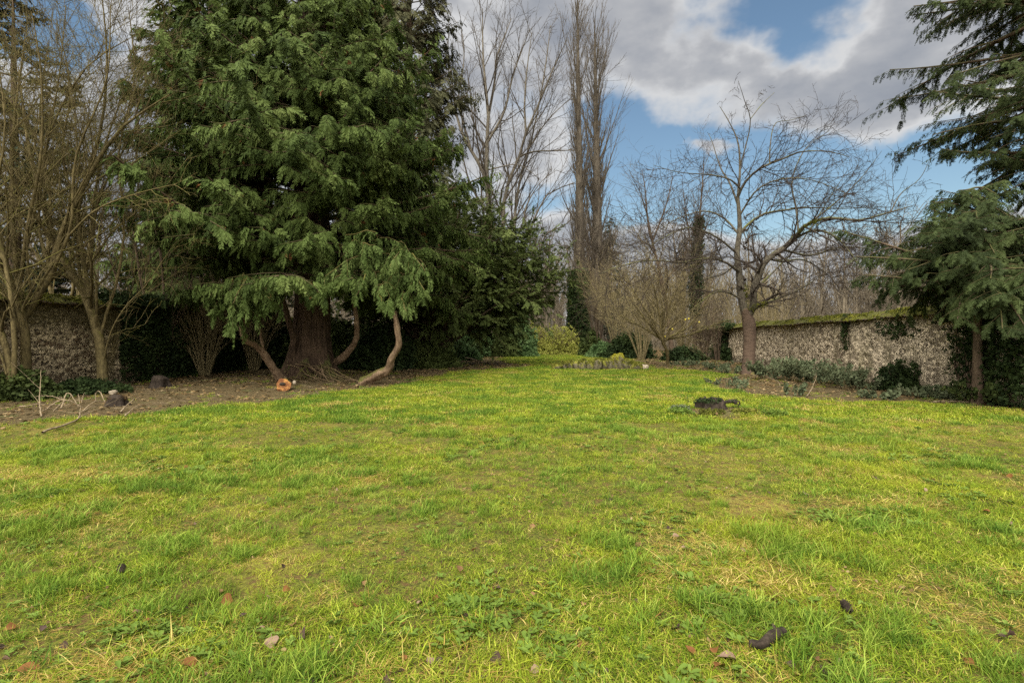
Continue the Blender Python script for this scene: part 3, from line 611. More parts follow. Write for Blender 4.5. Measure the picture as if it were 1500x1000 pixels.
plume([[at(560, 395, 16.), at(530, 372, 15.2), at(470, 392, 14.9)], [at(560, 395, 16.), at(555, 345, 15.), at(515, 350, 14.8)], [at(570, 395, 16.), at(590, 350, 15.2), at(575, 375, 14.5)], [at(570, 400, 15.8), at(600, 405, 15.), at(612, 432, 14.7)],
       [at(580, 440, 15.6), at(590, 425, 15.), at(606, 447, 14.7)], [at(575, 420, 15.6), at(560, 412, 14.9), at(573, 440, 14.5)], [at(520, 400, 15.8), at(490, 400, 15.), at(455, 425, 14.8)], [at(570, 390, 16.), at(610, 375, 15.2), at(628, 405, 14.9)],
       [at(540, 370, 16.), at(520, 352, 15.2), at(545, 362, 14.6)], [at(560, 400, 15.8), at(535, 395, 15.), at(520, 425, 14.7)]], M_thuja_light, per=34)

# ---- second cedar and a cypress behind it, and the broad yew
def simple_conifer(name, base, H, z0, Rz, nl, elev, tm, fo, mat, tr, label, cat='tree', bark=M_bark_brown, group=None, **kw):
    base = np.asarray(base, float); rt = empty(name, base, label, cat, group); lean = kw.get('lean', (0, 0))
    limbs, secs, gf = conifer_geo(base, H, z0, Rz, nl, elev, tm, fo, **kw)
    part('trunk', smoothtrunk([base + [0, 0, -.2], base + [lean[0] * .3, lean[1] * .3, H * .3], base + [lean[0], lean[1], H - .6]], [tr, tr * .75, .03], 30, 16, 0, 0, .08, .4, .5, 2), bark, rt, True)
    g = Geo(); tube(g, limbs, 4); tube(g, secs, 3); part('branches', g, bark, rt); part('crown', gf, mat, rt); return rt
simple_conifer('cedar_tree', [-14.6, 25, 0], 22, 2.5, lambda z: np.interp(z, [2, 8, 15, 22], [3.6, 3.8, 2.6, .6]), 210, Eth, SPR, dict(size=(.45, .85), droop=.7, spread=.9), M_thuja, .4,
               'tall dark cedar standing close behind the huge cedar on its left', seed=2, spm=3.6, secdens=1.9, clumpy=.4)
simple_conifer('cypress_tree', [-6.0, 30, 0], 27, 3.0, lambda z: np.interp(z, [2, 8, 15, 22, 27], [3.7, 3.5, 2.6, 1.9, .5]), 270, lambda z: .55, SPR_Y, dict(size=(.5, .9), droop=1.1, spread=.8), M_cypress, .4,
               'tall thin-crowned cypress with hanging grey green sprays rising behind the huge cedar', seed=3, spm=2.3, secdens=1.9, clumpy=.5, droop=.1)
simple_conifer('cypress_tree', [-9.2, 31, 0], 27, 4.0, lambda z: np.interp(z, [2, 8, 15, 22, 27], [2.7, 2.6, 2.3, 2.0, .5]), 150, lambda z: .6, SPR_Y, dict(size=(.5, .9), droop=1.1, spread=.8), M_cypress, .35,
               'slender cypress half hidden behind the top of the huge cedar', seed=4, spm=2.2, secdens=1.7, clumpy=.5, droop=.1, bark=M_bark_thuja)
# broad yew: limbs fan out from a short trunk to a domed crown
rng = np.random.default_rng(31); YB = np.array([-4.7, 27.5, 0.]); root = empty('yew_tree', YB, 'broad dark yew leaning out over bare soil right of the huge cedar', 'tree')
lines = []; rr_ = []
for _ in range(95):
    while True:
        v = rng.normal(0, 1, 3); v /= np.linalg.norm(v)
        if v[2] > -.28: break
    sh = U(.8, 1.05); tgt = np.array([-3.6, 27.5, 4.1]) + v * np.array([6.2, 4.8, 4.9]) * sh
    tgt[2] = min(tgt[2], 8.3 - max(0, tgt[0] + 2.4) * .72)
    tgt[2] = max(tgt[2], 1.3 + max(0, tgt[0] + 3.2) * .55)
    m_ = YB * .45 + tgt * .55 + [0, 0, U(0, .8)]; lines.append([YB + [U(-.3, .3), U(-.3, .3), U(.4, 1.6)], m_, tgt]); rr_.append([.10, .06, .02])
L0 = batch(lines, rr_, 12); g = Geo(); tube(g, L0, 5)
S1 = grow(L0, 1.9, t=(.3, 1), ang=(50, 15), ln=(.30, .08), rr=.5, n=4, wander=.12, up=.02, fall=.5, cnt=(4, 18), maxlen=2.4); tube(g, S1, 3)
S2 = grow(S1, 2.6, t=(.25, 1), ang=(50, 15), ln=(.5, .1), rr=.5, n=3, wander=.12, up=.0, fall=.4, cnt=(1, 5), maxlen=1.1)
gf = Geo(); foliate(gf, SPR_Y, S2, 5.5, (.30, .55), .15, .9, t=(.1, 1), cnt=(2, 20)); foliate(gf, SPR_Y, S1, 5.0, (.30, .55), .15, .9, t=(.2, 1), cnt=(2, 30))
part('trunk', smoothtrunk([YB + [0, 0, -.2], YB + [.1, 0, .8], YB + [.8, -.3, 1.7], at(700, 470, 27)], [.6, .5, .4, .2], 24, 20, 4, .1, .1, .5, .5, 4), M_bark_brown, root, True)
part('branches', g, M_bark_brown, root); part('crown', gf, M_yew, root)

# ---- hemlock by the right wall, a taller one beyond it
EH = lambda z: -.05
simple_conifer('hemlock_tree', [10.55, 11.6, 0], 5.2, 2.35, lambda z: np.interp(z, [2, 2.8, 4, 5.3], [1.9, 2.3, 1.15, .4]), 110, lambda z: .12 + .35 * math.sin(z * 37), SPR_H, dict(size=(.16, .34), droop=1.1, spread=.8), M_hemlock, .10,
               'young hemlock with slim bare brown trunk in front of the right wall', seed=5, spm=15, secdens=3.6, secln=.42, droop=.20, tt=(.1, 1), bark=M_bark_brown)
simple_conifer('hemlock_tree', [16.8, 16, 0], 21, 6.0, lambda z: np.interp(z, [3, 5, 8, 11, 14, 21], [3.4, 3.9, 3.9, 3.3, 2.7, .5]), 170, lambda z: .10, SPR_H, dict(size=(.20, .42), droop=1.1, spread=.8), M_hemlock, .3,
               'tall layered hemlock beyond the right wall, its drooping boughs reaching into the sky', seed=6, spm=11, secdens=2.6, secln=.36, droop=.13, clumpy=.45, tt=(.15, 1))
simple_conifer('hemlock_tree', [16.8, 17.5, 0], 5.6, 1.0, lambda z: np.interp(z, [1, 3, 5.6], [2.6, 2.6, .4]), 60, lambda z: .10, SPR_H, dict(size=(.3, .5), droop=.5, spread=.9), M_hemlock, .2,
               'low bushy hemlock filling the gap above the right wall', seed=7, spm=5.5, secdens=2.4, secln=.40, droop=.12, tt=(.15, 1))
# ---- dark conifers beyond the left wall
for (x, y, H, r_, lb, sd) in ((-21.8, 22.5, 17.5, 2.5, 'dark pine rising at the left edge behind the bare stems', 8), (-20.5, 30, 11.5, 2.6, 'dim spruce seen through the bare stems above the left wall', 9), (-16.5, 33, 13, 2.4, 'dim spruce beyond the wall between the bare stems and the huge cedar', 10)):
    simple_conifer('pine_tree' if sd == 8 else 'spruce_tree', [x, y, 0], H, 2.5, lambda z, H=H, r_=r_: np.interp(z, [2, H * .3, H * .8, H], [r_, r_, r_ * .75 if H > 15 else r_ * .35, .3]), 95, lambda z: .35, SPR_Y, dict(size=(.5, .85), droop=.2, spread=.9), M_pine, .25, lb, seed=sd, spm=4.5, secdens=1.7, clumpy=.5)
simple_conifer('fir_tree', at(893, 512, 56) * [1, 1, 0], 15.2, 1.5, lambda z: np.interp(z, [1, 5, 15.2], [2.2, 2.0, .2]), 90, lambda z: .1, SPR_H, dict(size=(.6, .9), droop=.3, spread=.9), M_pine, .18,
               'narrow pointed dark fir beside the poplars', seed=11, spm=2.2, secdens=1.6, tt=(.1, 1))

# ------------------------------------------------------------------ bare trees
def traced(lines, wob=2.0, seed=0, n=14):
    """lines: (pixel points, distance at start, distance at end, radius start, radius end); gives a branch batch"""
    L, Rr = [], []
    for pts, d0, d1, r0, r1 in lines:
        m = len(pts); L.append([at(px, py, d0 + (d1 - d0) * i / (m - 1)) for i, (px, py) in enumerate(pts)]); Rr.append([r0, r1])
    b = batch(L, Rr, n); P = b['P']
    for i in range(1, len(P)):                       # each limb leaves the nearest earlier one
        q = P[:i].reshape(-1, 3); dd = np.linalg.norm(q - P[i, 0], axis=1); k = dd.argmin()
        if dd[k] < 2.5: u = np.linspace(0, 1, n)[:, None]; P[i] += (q[k] - P[i, 0]) * (1 - u) ** 1.5; b['R'][i] = np.minimum(b['R'][i], b['R'][:i].reshape(-1)[k] * .85)
    return b
def sub(b, sl): return {k: v[sl] for k, v in b.items() if k in ('P', 'R')}

# ---- the old cherry in the border
rng = np.random.default_rng(41); CB = np.array([*gd(1097, 548)[:2], 0.]); root = empty('cherry_tree', CB, 'old bare cherry tree with banded red-brown trunk and mossy forks in the right border', 'tree')
D = 21.0
part('trunk', smoothtrunk([at(1098, 551, D), at(1097, 530, D), at(1098, 500, D), at(1097, 474, D), at(1091, 452, D)], [.30, .245, .235, .26, .17], 40, 28, 5, .03, .05, .3, .25, 9), M_bark_cherry, root, True)
cl = [([(1094, 466), (1086, 437), (1082, 396), (1079, 372), (1083, 333), (1080, 290)], D, D + .2, .20, .10),
      ([(1099, 470), (1107, 452), (1106, 430), (1111, 410), (1119, 388), (1130, 376), (1150, 362), (1163, 350)], D, D - 1., .19, .13),
      ([(1080, 292), (1083, 250), (1080, 210), (1067, 180), (1053, 157)], D + .2, D + .8, .09, .015), ([(1083, 240), (1098, 180), (1090, 150), (1080, 120)], D + .2, D - .8, .05, .010),
      ([(1098, 178), (1115, 155), (1133, 137)], D, D + 1, .03, .010),
      ([(1080, 290), (1090, 268), (1113, 247), (1147, 233), (1173, 223), (1213, 223), (1243, 231)], D, D - 2.0, .085, .015), ([(1120, 243), (1123, 215), (1132, 183), (1155, 178), (1180, 170)], D - .6, D + 1, .04, .010),
      ([(1163, 350), (1180, 330), (1213, 320), (1257, 323), (1297, 313), (1335, 302)], D - 1., D - 4.2, .12, .02), ([(1176, 334), (1170, 300), (1162, 262), (1180, 217), (1213, 193)], D - 1.2, D + .5, .06, .012),
      ([(1297, 313), (1315, 285), (1345, 262), (1364, 226)], D - 3.6, D - 3.2, .03, .008),
      ([(1163, 350), (1190, 338), (1220, 345), (1247, 373), (1262, 400)], D - 1., D - 3.5, .08, .015), ([(1083, 300), (1070, 268), (1055, 245), (1043, 210), (1037, 197)], D + .1, D + 1.5, .07, .012),
      ([(1074, 276), (1060, 262), (1033, 256), (993, 253), (957, 243)], D + .1, D - 1.6, .055, .010), ([(1083, 336), (1098, 320), (1120, 308), (1145, 305), (1180, 302), (1230, 305), (1285, 304)], D, D + 2.6, .09, .012),
      ([(1083, 400), (1075, 394), (1058, 383), (1029, 380), (1000, 386), (976, 383), (947, 382), (904, 391), (878, 402)], D, D - 4.5, .085, .015), ([(1106, 462), (1120, 450), (1132, 444), (1163, 430), (1184, 417), (1210, 398)], D, D - 3, .09, .015),
      ([(1086, 434), (1066, 425), (1046, 427), (1024, 444), (1015, 452)], D, D - 1.8, .07, .015), ([(1128, 377), (1148, 382), (1178, 380), (1211, 401), (1230, 424)], D - .5, D + 1.5, .07, .012),
      ([(1083, 345), (1060, 320), (1030, 310), (990, 322), (955, 345)], D, D + 2.2, .07, .012), ([(1081, 375), (1050, 350), (1010, 335), (970, 350), (935, 372)], D, D - 2.5, .07, .012),
      ([(1150, 362), (1190, 372), (1230, 362), (1275, 365), (1315, 385)], D - 1, D + .5, .07, .012), ([(1107, 430), (1135, 400), (1175, 355), (1215, 290), (1240, 250)], D, D + 3, .06, .01),
      ([(1084, 320), (1105, 285), (1130, 268), (1165, 262), (1200, 268), (1240, 285)], D, D - 2.5, .06, .01), ([(1084, 390), (1060, 405), (1030, 412), (1000, 432)], D, D + 2, .05, .01), ([(1180, 330), (1220, 300), (1260, 262), (1290, 222)], D - 1.5, D - 2, .05, .008)]
cl = [(a, b, c, r0 * (.9 if i < 2 else .68), r1 * .7) for i, (a, b, c, r0, r1) in enumerate(cl)]; CL = traced(cl); g = Geo()
for b in range(len(cl)):
    q = Geo(); tube(q, sub(CL, slice(b, b + 1)), 8); part('limb', q, M_bark_limb, root, True)
CL['P'][:, 1:] += np.cumsum(rng.normal(0, .045, CL['P'][:, 1:].shape), 1)
LEAD = [0, 2, 3, 4, 6, 8, 9, 11, 21, 24]; SIDE = [i for i in range(len(cl)) if i not in LEAD]
A1s = grow(sub(CL, LEAD), 2.4, t=(.2, 1), ang=(46, 16), ln=(.18, .07), rr=.45, n=6, wander=.15, up=-.02, minr=.007, fall=.7, cnt=(5, 14), maxlen=1.1)
A1 = grow(sub(CL, SIDE), 4.2, t=(.10, 1), ang=(40, 18), ln=(.36, .12), rr=.5, n=6, wander=.16, up=.015, minr=.009, fall=.3, cnt=(10, 34), maxlen=2.4)
A1 = {k: np.concatenate([A1s[k], A1[k]]) for k in ('P', 'R')}
A2 = grow(A1, 4.4, t=(.15, 1), ang=(45, 16), ln=(.5, .15), rr=.6, n=5, wander=.18, up=.02, minr=.008, fall=.4, cnt=(3, 12), maxlen=1.5)
A3 = grow(A2, 4.5, t=(.15, 1), ang=(45, 18), ln=(.45, .15), rr=.7, n=3, wander=.16, up=.02, minr=.006, fall=.4, cnt=(1, 4), maxlen=.6)
g = Geo(); tubes(g, (A1, A2, A3), (4, 3, 3)); part('twigs', g, M_twig_dark, root)

q = np.concatenate([sub(CL, slice(1, 2))['P'][0][:8], sub(CL, slice(7, 8))['P'][0][:5], sub(CL, slice(0, 1))['P'][0][:5], sub(CL, slice(15, 16))['P'][0][:5]]); n_ = 900; k = rng.integers(0, len(q) - 1, n_); k = np.where(np.linalg.norm(q[k + 1] - q[k], axis=1) > 1.5, k - 1, k)
pp = q[k] + (q[k + 1] - q[k]) * U(0, 1, n_)[:, None] + nrm(rng.normal(0, 1, (n_, 3)) + [-.5, -.5, .7]) * U(.09, .15, n_)[:, None]; g = Geo(); place(g, clump_tmpl(7, .9, 5), pp, rng.normal(0, 1, (n_, 3)), rng.normal(0, 1, (n_, 3)), U(.02, .045, n_), rng.random(n_)); part('moss', g, M_moss, root)
# ---- generic bare crown on traced or straight stems
def bare(name, base, lines, mat, label, levels, cat='tree', group=None, trunkr=None, seed=0, twmat=None, kmain=7, extra=None, n=14):
    global rng
    rng = np.random.default_rng(500 + seed); base = np.asarray(base, float); rt = empty(name, base, label, cat, group)
    M = lines if isinstance(lines, dict) else traced(lines, n=n)
    g = Geo(); tube(g, M, kmain); part('trunk' if len(M['P']) == 1 else 'stems', g, mat, rt, True)
    g = Geo(); b = M; bs = []
    for lv in levels:
        b = grow(b, **lv); tube(g, b, 4 if lv is levels[0] and len(b['P']) < 400 else 3); bs.append(b)
    part('crown', g, twmat or mat, rt); return rt, M, bs
LV_SHRUB = [dict(dens=2.6, t=(.18, 1), ang=(30, 14), ln=(.42, .12), rr=.45, n=6, wander=.14, up=.05, minr=.008, cnt=(5, 24), maxlen=3.2),
            dict(dens=2.6, t=(.15, 1), ang=(42, 16), ln=(.5, .15), rr=.55, n=5, wander=.18, up=.03, minr=.006, cnt=(3, 8), maxlen=1.6),
            dict(dens=3.4, t=(.1, 1), ang=(45, 18), ln=(.5, .15), rr=.7, n=3, wander=.18, up=.0, minr=.004, cnt=(1, 4), maxlen=.8)]
# ---- the mossy multi-stemmed trees on the left
def stems(D, *ls): k = .68 if D < 20 else .62 if D > 45 else 1.; return [(pts, D, D + dd, r0 * k, r1 * k) for pts, dd, r0, r1 in ls]
D = 13.2
bare('multistem_tree', [*at(48, 560, D)[:2], 0], stems(D, ([(38, 590), (38, 540), (36, 479), (16, 414), (0, 350), (-20, 230), (-30, 120)], -.6, .17, .03), ([(64, 590), (60, 545), (49, 484), (54, 458), (86, 406), (98, 350), (135, 262), (180, 190), (250, 140)], .6, .20, .02),
     ([(37, 470), (30, 400), (22, 300), (24, 180), (40, 60)], .5, .09, .02), ([(52, 470), (42, 400), (60, 300), (80, 190), (130, 100), (190, 60)], .8, .08, .015), ([(18, 420), (35, 330), (58, 230), (62, 110), (50, 20)], -1., .07, .015),
     ([(86, 404), (66, 340), (70, 240), (90, 120), (100, 10)], .3, .05, .012), ([(88, 400), (115, 330), (118, 230), (160, 120), (165, 10)], -.5, .06, .012), ([(98, 350), (140, 310), (200, 285), (260, 270)], -1., .04, .01),
     ([(40, 480), (5, 440), (-40, 380), (-90, 250)], -.5, .07, .02)), M_bark_olive, 'mossy twin-trunked bare tree before the left wall, nearest the left edge', LV_SHRUB, seed=1, kmain=8)
D = 14.6
bare('multistem_tree', [*at(150, 562, D)[:2], 0], stems(D, ([(151, 575), (150, 550), (146, 497), (130, 445), (117, 414), (94, 382), (70, 320), (45, 220), (30, 100)], .3, .21, .02), ([(141, 470), (133, 419), (126, 380), (120, 300), (150, 200), (160, 90), (150, -30)], -.4, .10, .015),
     ([(142, 465), (141, 415), (138, 380), (150, 290), (195, 200), (235, 120)], .6, .08, .012), ([(149, 480), (160, 440), (175, 395), (185, 320), (176, 220), (200, 110), (190, 10)], .2, .06, .012), ([(152, 530), (165, 480), (188, 443), (214, 418), (240, 380), (262, 350)], -.8, .035, .008),
     ([(128, 440), (108, 400), (112, 320), (90, 230), (105, 130), (85, 30)], -.6, .07, .012), ([(120, 415), (150, 370), (170, 340), (214, 300), (236, 240)], .3, .05, .01)), M_bark_olive, 'mossy single-trunked bare tree splitting into many stems before the left wall', LV_SHRUB, seed=2, kmain=8)
D = 12.2
bare('multistem_tree', [*at(14, 575, D)[:2], 0], stems(D, ([(16, 590), (15, 540), (0, 480), (-30, 400), (-60, 280), (-60, 120)], .4, .12, .02), ([(14, 575), (20, 500), (12, 400), (-8, 300), (10, 190), (-4, 60)], 0, .09, .015), ([(18, 580), (4, 520), (-25, 470), (-60, 440)], 0, .05, .01)),
     M_bark_olive, 'leaning bare tree cut by the left edge of the picture', LV_SHRUB, seed=3)
D = 19
bare('multistem_tree', [*at(228, 556, D)[:2], 0], stems(D, ([(232, 556), (222, 480), (205, 400), (195, 300), (205, 180), (190, 60)], 0, .10, .015), ([(230, 556), (240, 470), (236, 380), (222, 280), (250, 200)], 0, .09, .015), ([(234, 556), (262, 460), (290, 390), (300, 330)], 0, .06, .01), ([(226, 556), (200, 490), (175, 430), (150, 330), (140, 230)], 0, .06, .01)),
     M_bark_brown, 'thin brown bare tree between the ivied wall end and the huge cedar', LV_SHRUB, seed=4)
D = 16.5
bare('multistem_tree', [*at(92, 560, D)[:2], 0], stems(D, ([(96, 560), (88, 480), (70, 400), (76, 300), (60, 180), (75, 60)], 0, .12, .015), ([(94, 560), (104, 470), (128, 390), (140, 280), (170, 170), (215, 80)], 0, .11, .015), ([(92, 480), (112, 410), (100, 330), (116, 220), (100, 90)], 0, .08, .012)),
     M_bark_olive, 'slender bare tree standing between the two mossy ones, behind them', LV_SHRUB, seed=5)
# ---- brush in the dark gap left of the cedar
def vase(base, ns, h, sp, r, seed, curve=.5, lean=(0, 0)):
    q = np.random.default_rng(seed); L, Rr = [], []
    for _ in range(ns):
        a = q.uniform(0, 6.28); s = sp * math.sqrt(q.random()); hh = h * q.uniform(.65, 1.05); b0 = np.array(base) + [math.cos(a) * .15, math.sin(a) * .15, -.05]
        e = np.array([math.cos(a) * s + lean[0], math.sin(a) * s + lean[1], 0]); L.append([b0, b0 + e * (.5 - curve * .3) + [0, 0, hh * .5], b0 + e + [0, 0, hh]]); Rr.append([r * q.uniform(.6, 1.1), r * .2])
    return batch(L, Rr, 9)
LV_THIN = [dict(dens=2.2, t=(.25, 1), ang=(30, 12), ln=(.42, .12), rr=.55, n=5, wander=.12, up=.03, minr=.006, cnt=(3, 11), maxlen=1.8), dict(dens=2.8, t=(.15, 1), ang=(38, 14), ln=(.5, .15), rr=.6, n=4, wander=.15, up=.0, minr=.005, cnt=(2, 5), maxlen=.9)]
def shrub(name, base, ns, h, sp, r, mat, label, seed, group=None, lv=LV_THIN, curve=.5, lean=(0, 0), cat='shrub'):
    base = np.asarray(base, float); return bare(name, base, vase(base, ns, h, sp, r, seed, curve, lean), mat, label, lv, cat, group, seed=seed, kmain=4)
shrub('bare_shrub', [-12.0, 20.0, 0], 50, 3.4, 1.5, .024, M_thicket, 'brown thicket of thin stems in the gap left of the huge cedar', 21)
shrub('bare_shrub', [-11.6, 23, 0], 44, 5.6, 2.4, .03, M_thicket, 'taller brown brush with hanging twigs behind the gap left of the huge cedar', 22)
# ---- shrubs in the middle distance
D = 26.5; QB = [*at(986, 530, D)[:2], 0]
rt, Mq, bq = bare('quince_tree', QB, stems(D, *[([(978 + dx0, 535), (976 + dx0, 515), (972 + dx0 * .5, 500)] + pts, dd, .07, .012) for dx0, pts, dd in (
      (0, [(955, 480), (925, 440), (905, 400)], -1), (6, [(960, 470), (945, 420), (940, 380)], 1), (10, [(975, 460), (965, 410), (968, 370)], -.5), (12, [(995, 470), (1003, 430), (1000, 390)], .5), (12, [(1010, 480), (1030, 450), (1045, 425)], -1), (4, [(940, 478), (905, 460), (880, 440)], .3),
      (2, [(950, 460), (920, 410), (925, 375)], 1.5), (12, [(1015, 490), (1042, 478), (1060, 470)], 1.2), (8, [(985, 440), (1010, 400), (1025, 378)], -1.4), (8, [(965, 440), (950, 395), (955, 355)], -1.8))]), M_bark_olive,
      'spreading bare quince with fine olive twigs and a few yellow fruits behind the stone bed', [dict(LV_THIN[0], dens=3.6, cnt=(8, 18), maxlen=2.2, minr=.009), dict(LV_THIN[1], dens=3.2, cnt=(3, 8), minr=.007), dict(LV_THIN[1], dens=3.5, cnt=(1, 4), minr=.006, maxlen=.6)], seed=31, twmat=M_thicket, kmain=6)
M_fruit, n = newmat('yellow_fruit_skin'); finish(n, n.mix(n.noise(n.new('ShaderNodeNewGeometry').outputs['Position'], 9, 2), (.45, .36, .04), (.62, .5, .08)), .45)
for px, py in ((1004, 468), (1009, 467), (1024, 472), (971, 499), (974, 493), (985, 482)):
    g = Geo(); c = at(px, py, D - .5); a = np.linspace(0, math.pi, 7); P = np.array([[c + [0, 0, .055 * math.cos(t)] for t in a]]); tube(g, dict(P=P, R=np.array([[.05 * math.sin(t) + .002 + .006 * (i == 5) for i, t in enumerate(a)]])), 9); part('fruit', g, M_fruit, rt, True)
shrub('bare_shrub', gd(1032, 526) * [1, 1, 0], 26, 3.6, .9, .030, M_bark_brown, 'upright brown clump of straight stems against the far end of the right wall', 32)
shrub('bare_shrub', [*at(1052, 520, 33)[:2], 0], 16, 3.8, 1.1, .028, M_bark_brown, 'straight-stemmed bare clump beside the ivy on the right wall', 33)
shrub('bare_shrub', [*at(905, 515, 38)[:2], 0], 30, 7.5, 3.2, .035, M_thicket, 'tall tan thicket of fine twigs right of the ivied poplar', 34)
shrub('bare_shrub', [*at(940, 515, 34)[:2], 0], 26, 6.0, 3.0, .03, M_thicket, 'tan twiggy shrub standing behind the quince', 35)
shrub('bare_shrub', [*at(1000, 515, 40)[:2], 0], 26, 8.0, 3.2, .035, M_thicket, 'high tan brush filling the space between quince and wall', 36)
shrub('bare_shrub', [*at(876, 515, 42)[:2], 0], 24, 9.0, 2.2, .035, M_bark_brown, 'brown brush close around the right poplar', 37)
shrub('bare_shrub', [*at(1130, 515, 44)[:2], 0], 26, 8.0, 3.0, .035, M_thicket, 'brown brush rising beyond the right wall behind the cherry', 38)
shrub('bare_shrub', [*at(1085, 515, 48)[:2], 0], 24, 9.5, 3.2, .035, M_thicket, 'taller brush beyond the wall end behind the cherry trunk', 39)

# ---- pale tall trees and poplars in the distance
LV_TALL = [dict(dens=.9, t=(.2, 1), ang=(30, 10), ln=(.36, .1), rr=.5, n=7, wander=.10, up=.06, minr=.03, cnt=(7, 22), maxlen=8), dict(dens=1.2, t=(.15, 1), ang=(34, 12), ln=(.46, .12), rr=.5, n=5, wander=.12, up=.05, minr=.018, cnt=(4, 11), maxlen=4),
           dict(dens=1.2, t=(.1, 1), ang=(36, 14), ln=(.5, .12), rr=.6, n=4, wander=.12, up=.04, minr=.012, cnt=(2, 6), maxlen=2.2)]
D = 52
bare('plane_tree', [*at(730, 518, D)[:2], 0], stems(D, ([(730, 524), (728, 470), (722, 400), (716, 300), (712, 230), (716, 180), (708, 90), (707, 15)], 0, .75, .06), ([(716, 300), (707, 258), (674, 192), (659, 99), (655, 60)], -2, .34, .05), ([(716, 190), (725, 130), (728, 90), (749, 30)], 1, .25, .05),
     ([(716, 200), (740, 159), (752, 110), (776, 45)], -1, .24, .05), ([(690, 220), (672, 150), (680, 90), (676, 40)], -1, .18, .05), ([(720, 260), (760, 245), (790, 262)], 1, .12, .03)), M_bark_pale, 'tall pale bare tree rising just right of the cypress', LV_TALL, seed=41, twmat=M_tall)
D = 55
bare('plane_tree', [*at(752, 516, D)[:2], 0], stems(D, ([(748, 520), (742, 420), (737, 310), (749, 255), (770, 210), (768, 180), (770, 120), (779, 50)], 0, .55, .05), ([(752, 520), (753, 400), (757, 300), (773, 225), (800, 180), (830, 150)], 1, .50, .05), ([(784, 200), (812, 105), (830, 60)], -1, .26, .05), ([(773, 225), (788, 160), (800, 90), (806, 40)], 2, .25, .05),
     ([(765, 232), (785, 224), (820, 222), (856, 220)], -2, .17, .05), ([(745, 270), (730, 220), (735, 180)], -2, .15, .04)), M_bark_pale, 'pale bare tree with two diverging stems between the plane and the poplars', LV_TALL, seed=42, twmat=M_tall)
D = 46
bare('plane_tree', [*at(803, 517, D)[:2], 0], stems(D, ([(803, 522), (804, 480), (803, 440), (790, 400), (775, 350), (790, 305), (805, 283), (842, 268)], 0, .30, .06), ([(790, 400), (800, 350), (830, 330), (850, 300)], -1, .14, .03), ([(803, 450), (820, 420), (850, 405)], 1, .10, .03), ([(778, 345), (770, 310), (790, 270), (815, 250)], 1, .14, .03)), M_bark_poplar,
     'slim bare tree with crooked upper limbs left of the ivied poplar', LV_TALL, seed=43, twmat=M_tall)
def poplar(px, D, H, r, label, seed, ivy_h=0, sp=.18, dn=3.8):
    base = np.array([*at(px, 518, D)[:2], 0.]); q = np.random.default_rng(seed); L = [[base + [0, 0, -.3], base + [.1, 0, H * .4], base + [q.normal(0, .2), 0, H]]]; Rr = [[r, .05]]
    rt, M, bs = bare('poplar_tree', base, dict(**batch(L, Rr, 24)), M_bark_poplar, label, [dict(dens=dn, t=(.14, .97), ang=(21, 7), ln=(sp, .06), rr=.2, n=7, wander=.04, up=.11, minr=.028, fall=.45, cnt=(40, 190)), dict(dens=1.7, t=(.08, 1), ang=(20, 7), ln=(.42, .1), rr=.5, n=5, wander=.06, up=.09, minr=.016, cnt=(4, 8)),
        dict(dens=1.5, t=(.1, 1), ang=(24, 8), ln=(.5, .1), rr=.6, n=3, wander=.05, up=.05, minr=.013, cnt=(1, 4))], seed=seed, kmain=12)
    if ivy_h:
        n_ = 5200; a = U(0, 6.28, n_); zz = ivy_h * rng.random(n_) ** 1.1; rr_ = r * (1.15 - zz / H) + .12 + np.abs(rng.normal(0, .12, n_)); o = np.stack([np.cos(a), np.sin(a), np.zeros(n_)], 1)
        g = Geo(); place(g, clump_tmpl(6, .9, 3), base + o * rr_[:, None] + np.stack([zz * 0, zz * 0, zz], 1), o + rng.normal(0, .5, (n_, 3)) - [0, 0, .6], o + rng.normal(0, .3, (n_, 3)), U(.10, .2, n_), rng.random(n_)); part('ivy', g, M_darkivy, rt)
    return rt
poplar(847, 47, 32.5, .58, 'left of two tall Lombardy poplars, its foot wrapped in dark ivy', 51, 7.5, .11, 5.6)
poplar(873, 50, 31.5, .75, 'right of two tall Lombardy poplars with a thick brown trunk', 52, 0, .145, 5.6)
# ivied young tree behind the cherry
base = np.array([*at(1018, 515, 36)[:2], 0.]); rt, M, bs = bare('ash_tree', base, stems(36, ([(1018, 520), (1018, 430), (1022, 350), (1026, 300), (1030, 240)], 0, .16, .03), ([(1020, 400), (1008, 340), (1000, 280)], 0, .06, .02)), M_bark_brown, 'young bare tree with its stem clothed in ivy, left of the cherry', LV_SHRUB, seed=53)
n_ = 1500; zz = U(3, 10, n_); a = U(0, 6.28, n_); o = np.stack([np.cos(a), np.sin(a), a * 0], 1); g = Geo(); P0 = M['P'][0]
ctr = np.stack([np.interp(zz, P0[:, 2], P0[:, 0]), np.interp(zz, P0[:, 2], P0[:, 1]), zz], 1); place(g, clump_tmpl(6, .9, 3), ctr + o * (U(.1, .45, n_) * np.interp(zz, [3, 5, 10], [.5, 1.2, .6]))[:, None], o + rng.normal(0, .5, (n_, 3)), o, U(.10, .18, n_), rng.random(n_)); part('ivy', g, M_darkivy, rt)
bare('bare_tree', [*at(955, 515, 33)[:2], 0], stems(33, ([(985, 520), (975, 440), (950, 330), (945, 280), (940, 250)], 0, .16, .02), ([(955, 350), (975, 300), (985, 260)], 0, .07, .015), ([(970, 420), (1000, 380), (1010, 340)], 0, .07, .015)), M_bark_brown, 'leaning bare tree whose thin top shows against the sky left of the cherry', LV_SHRUB, seed=54)

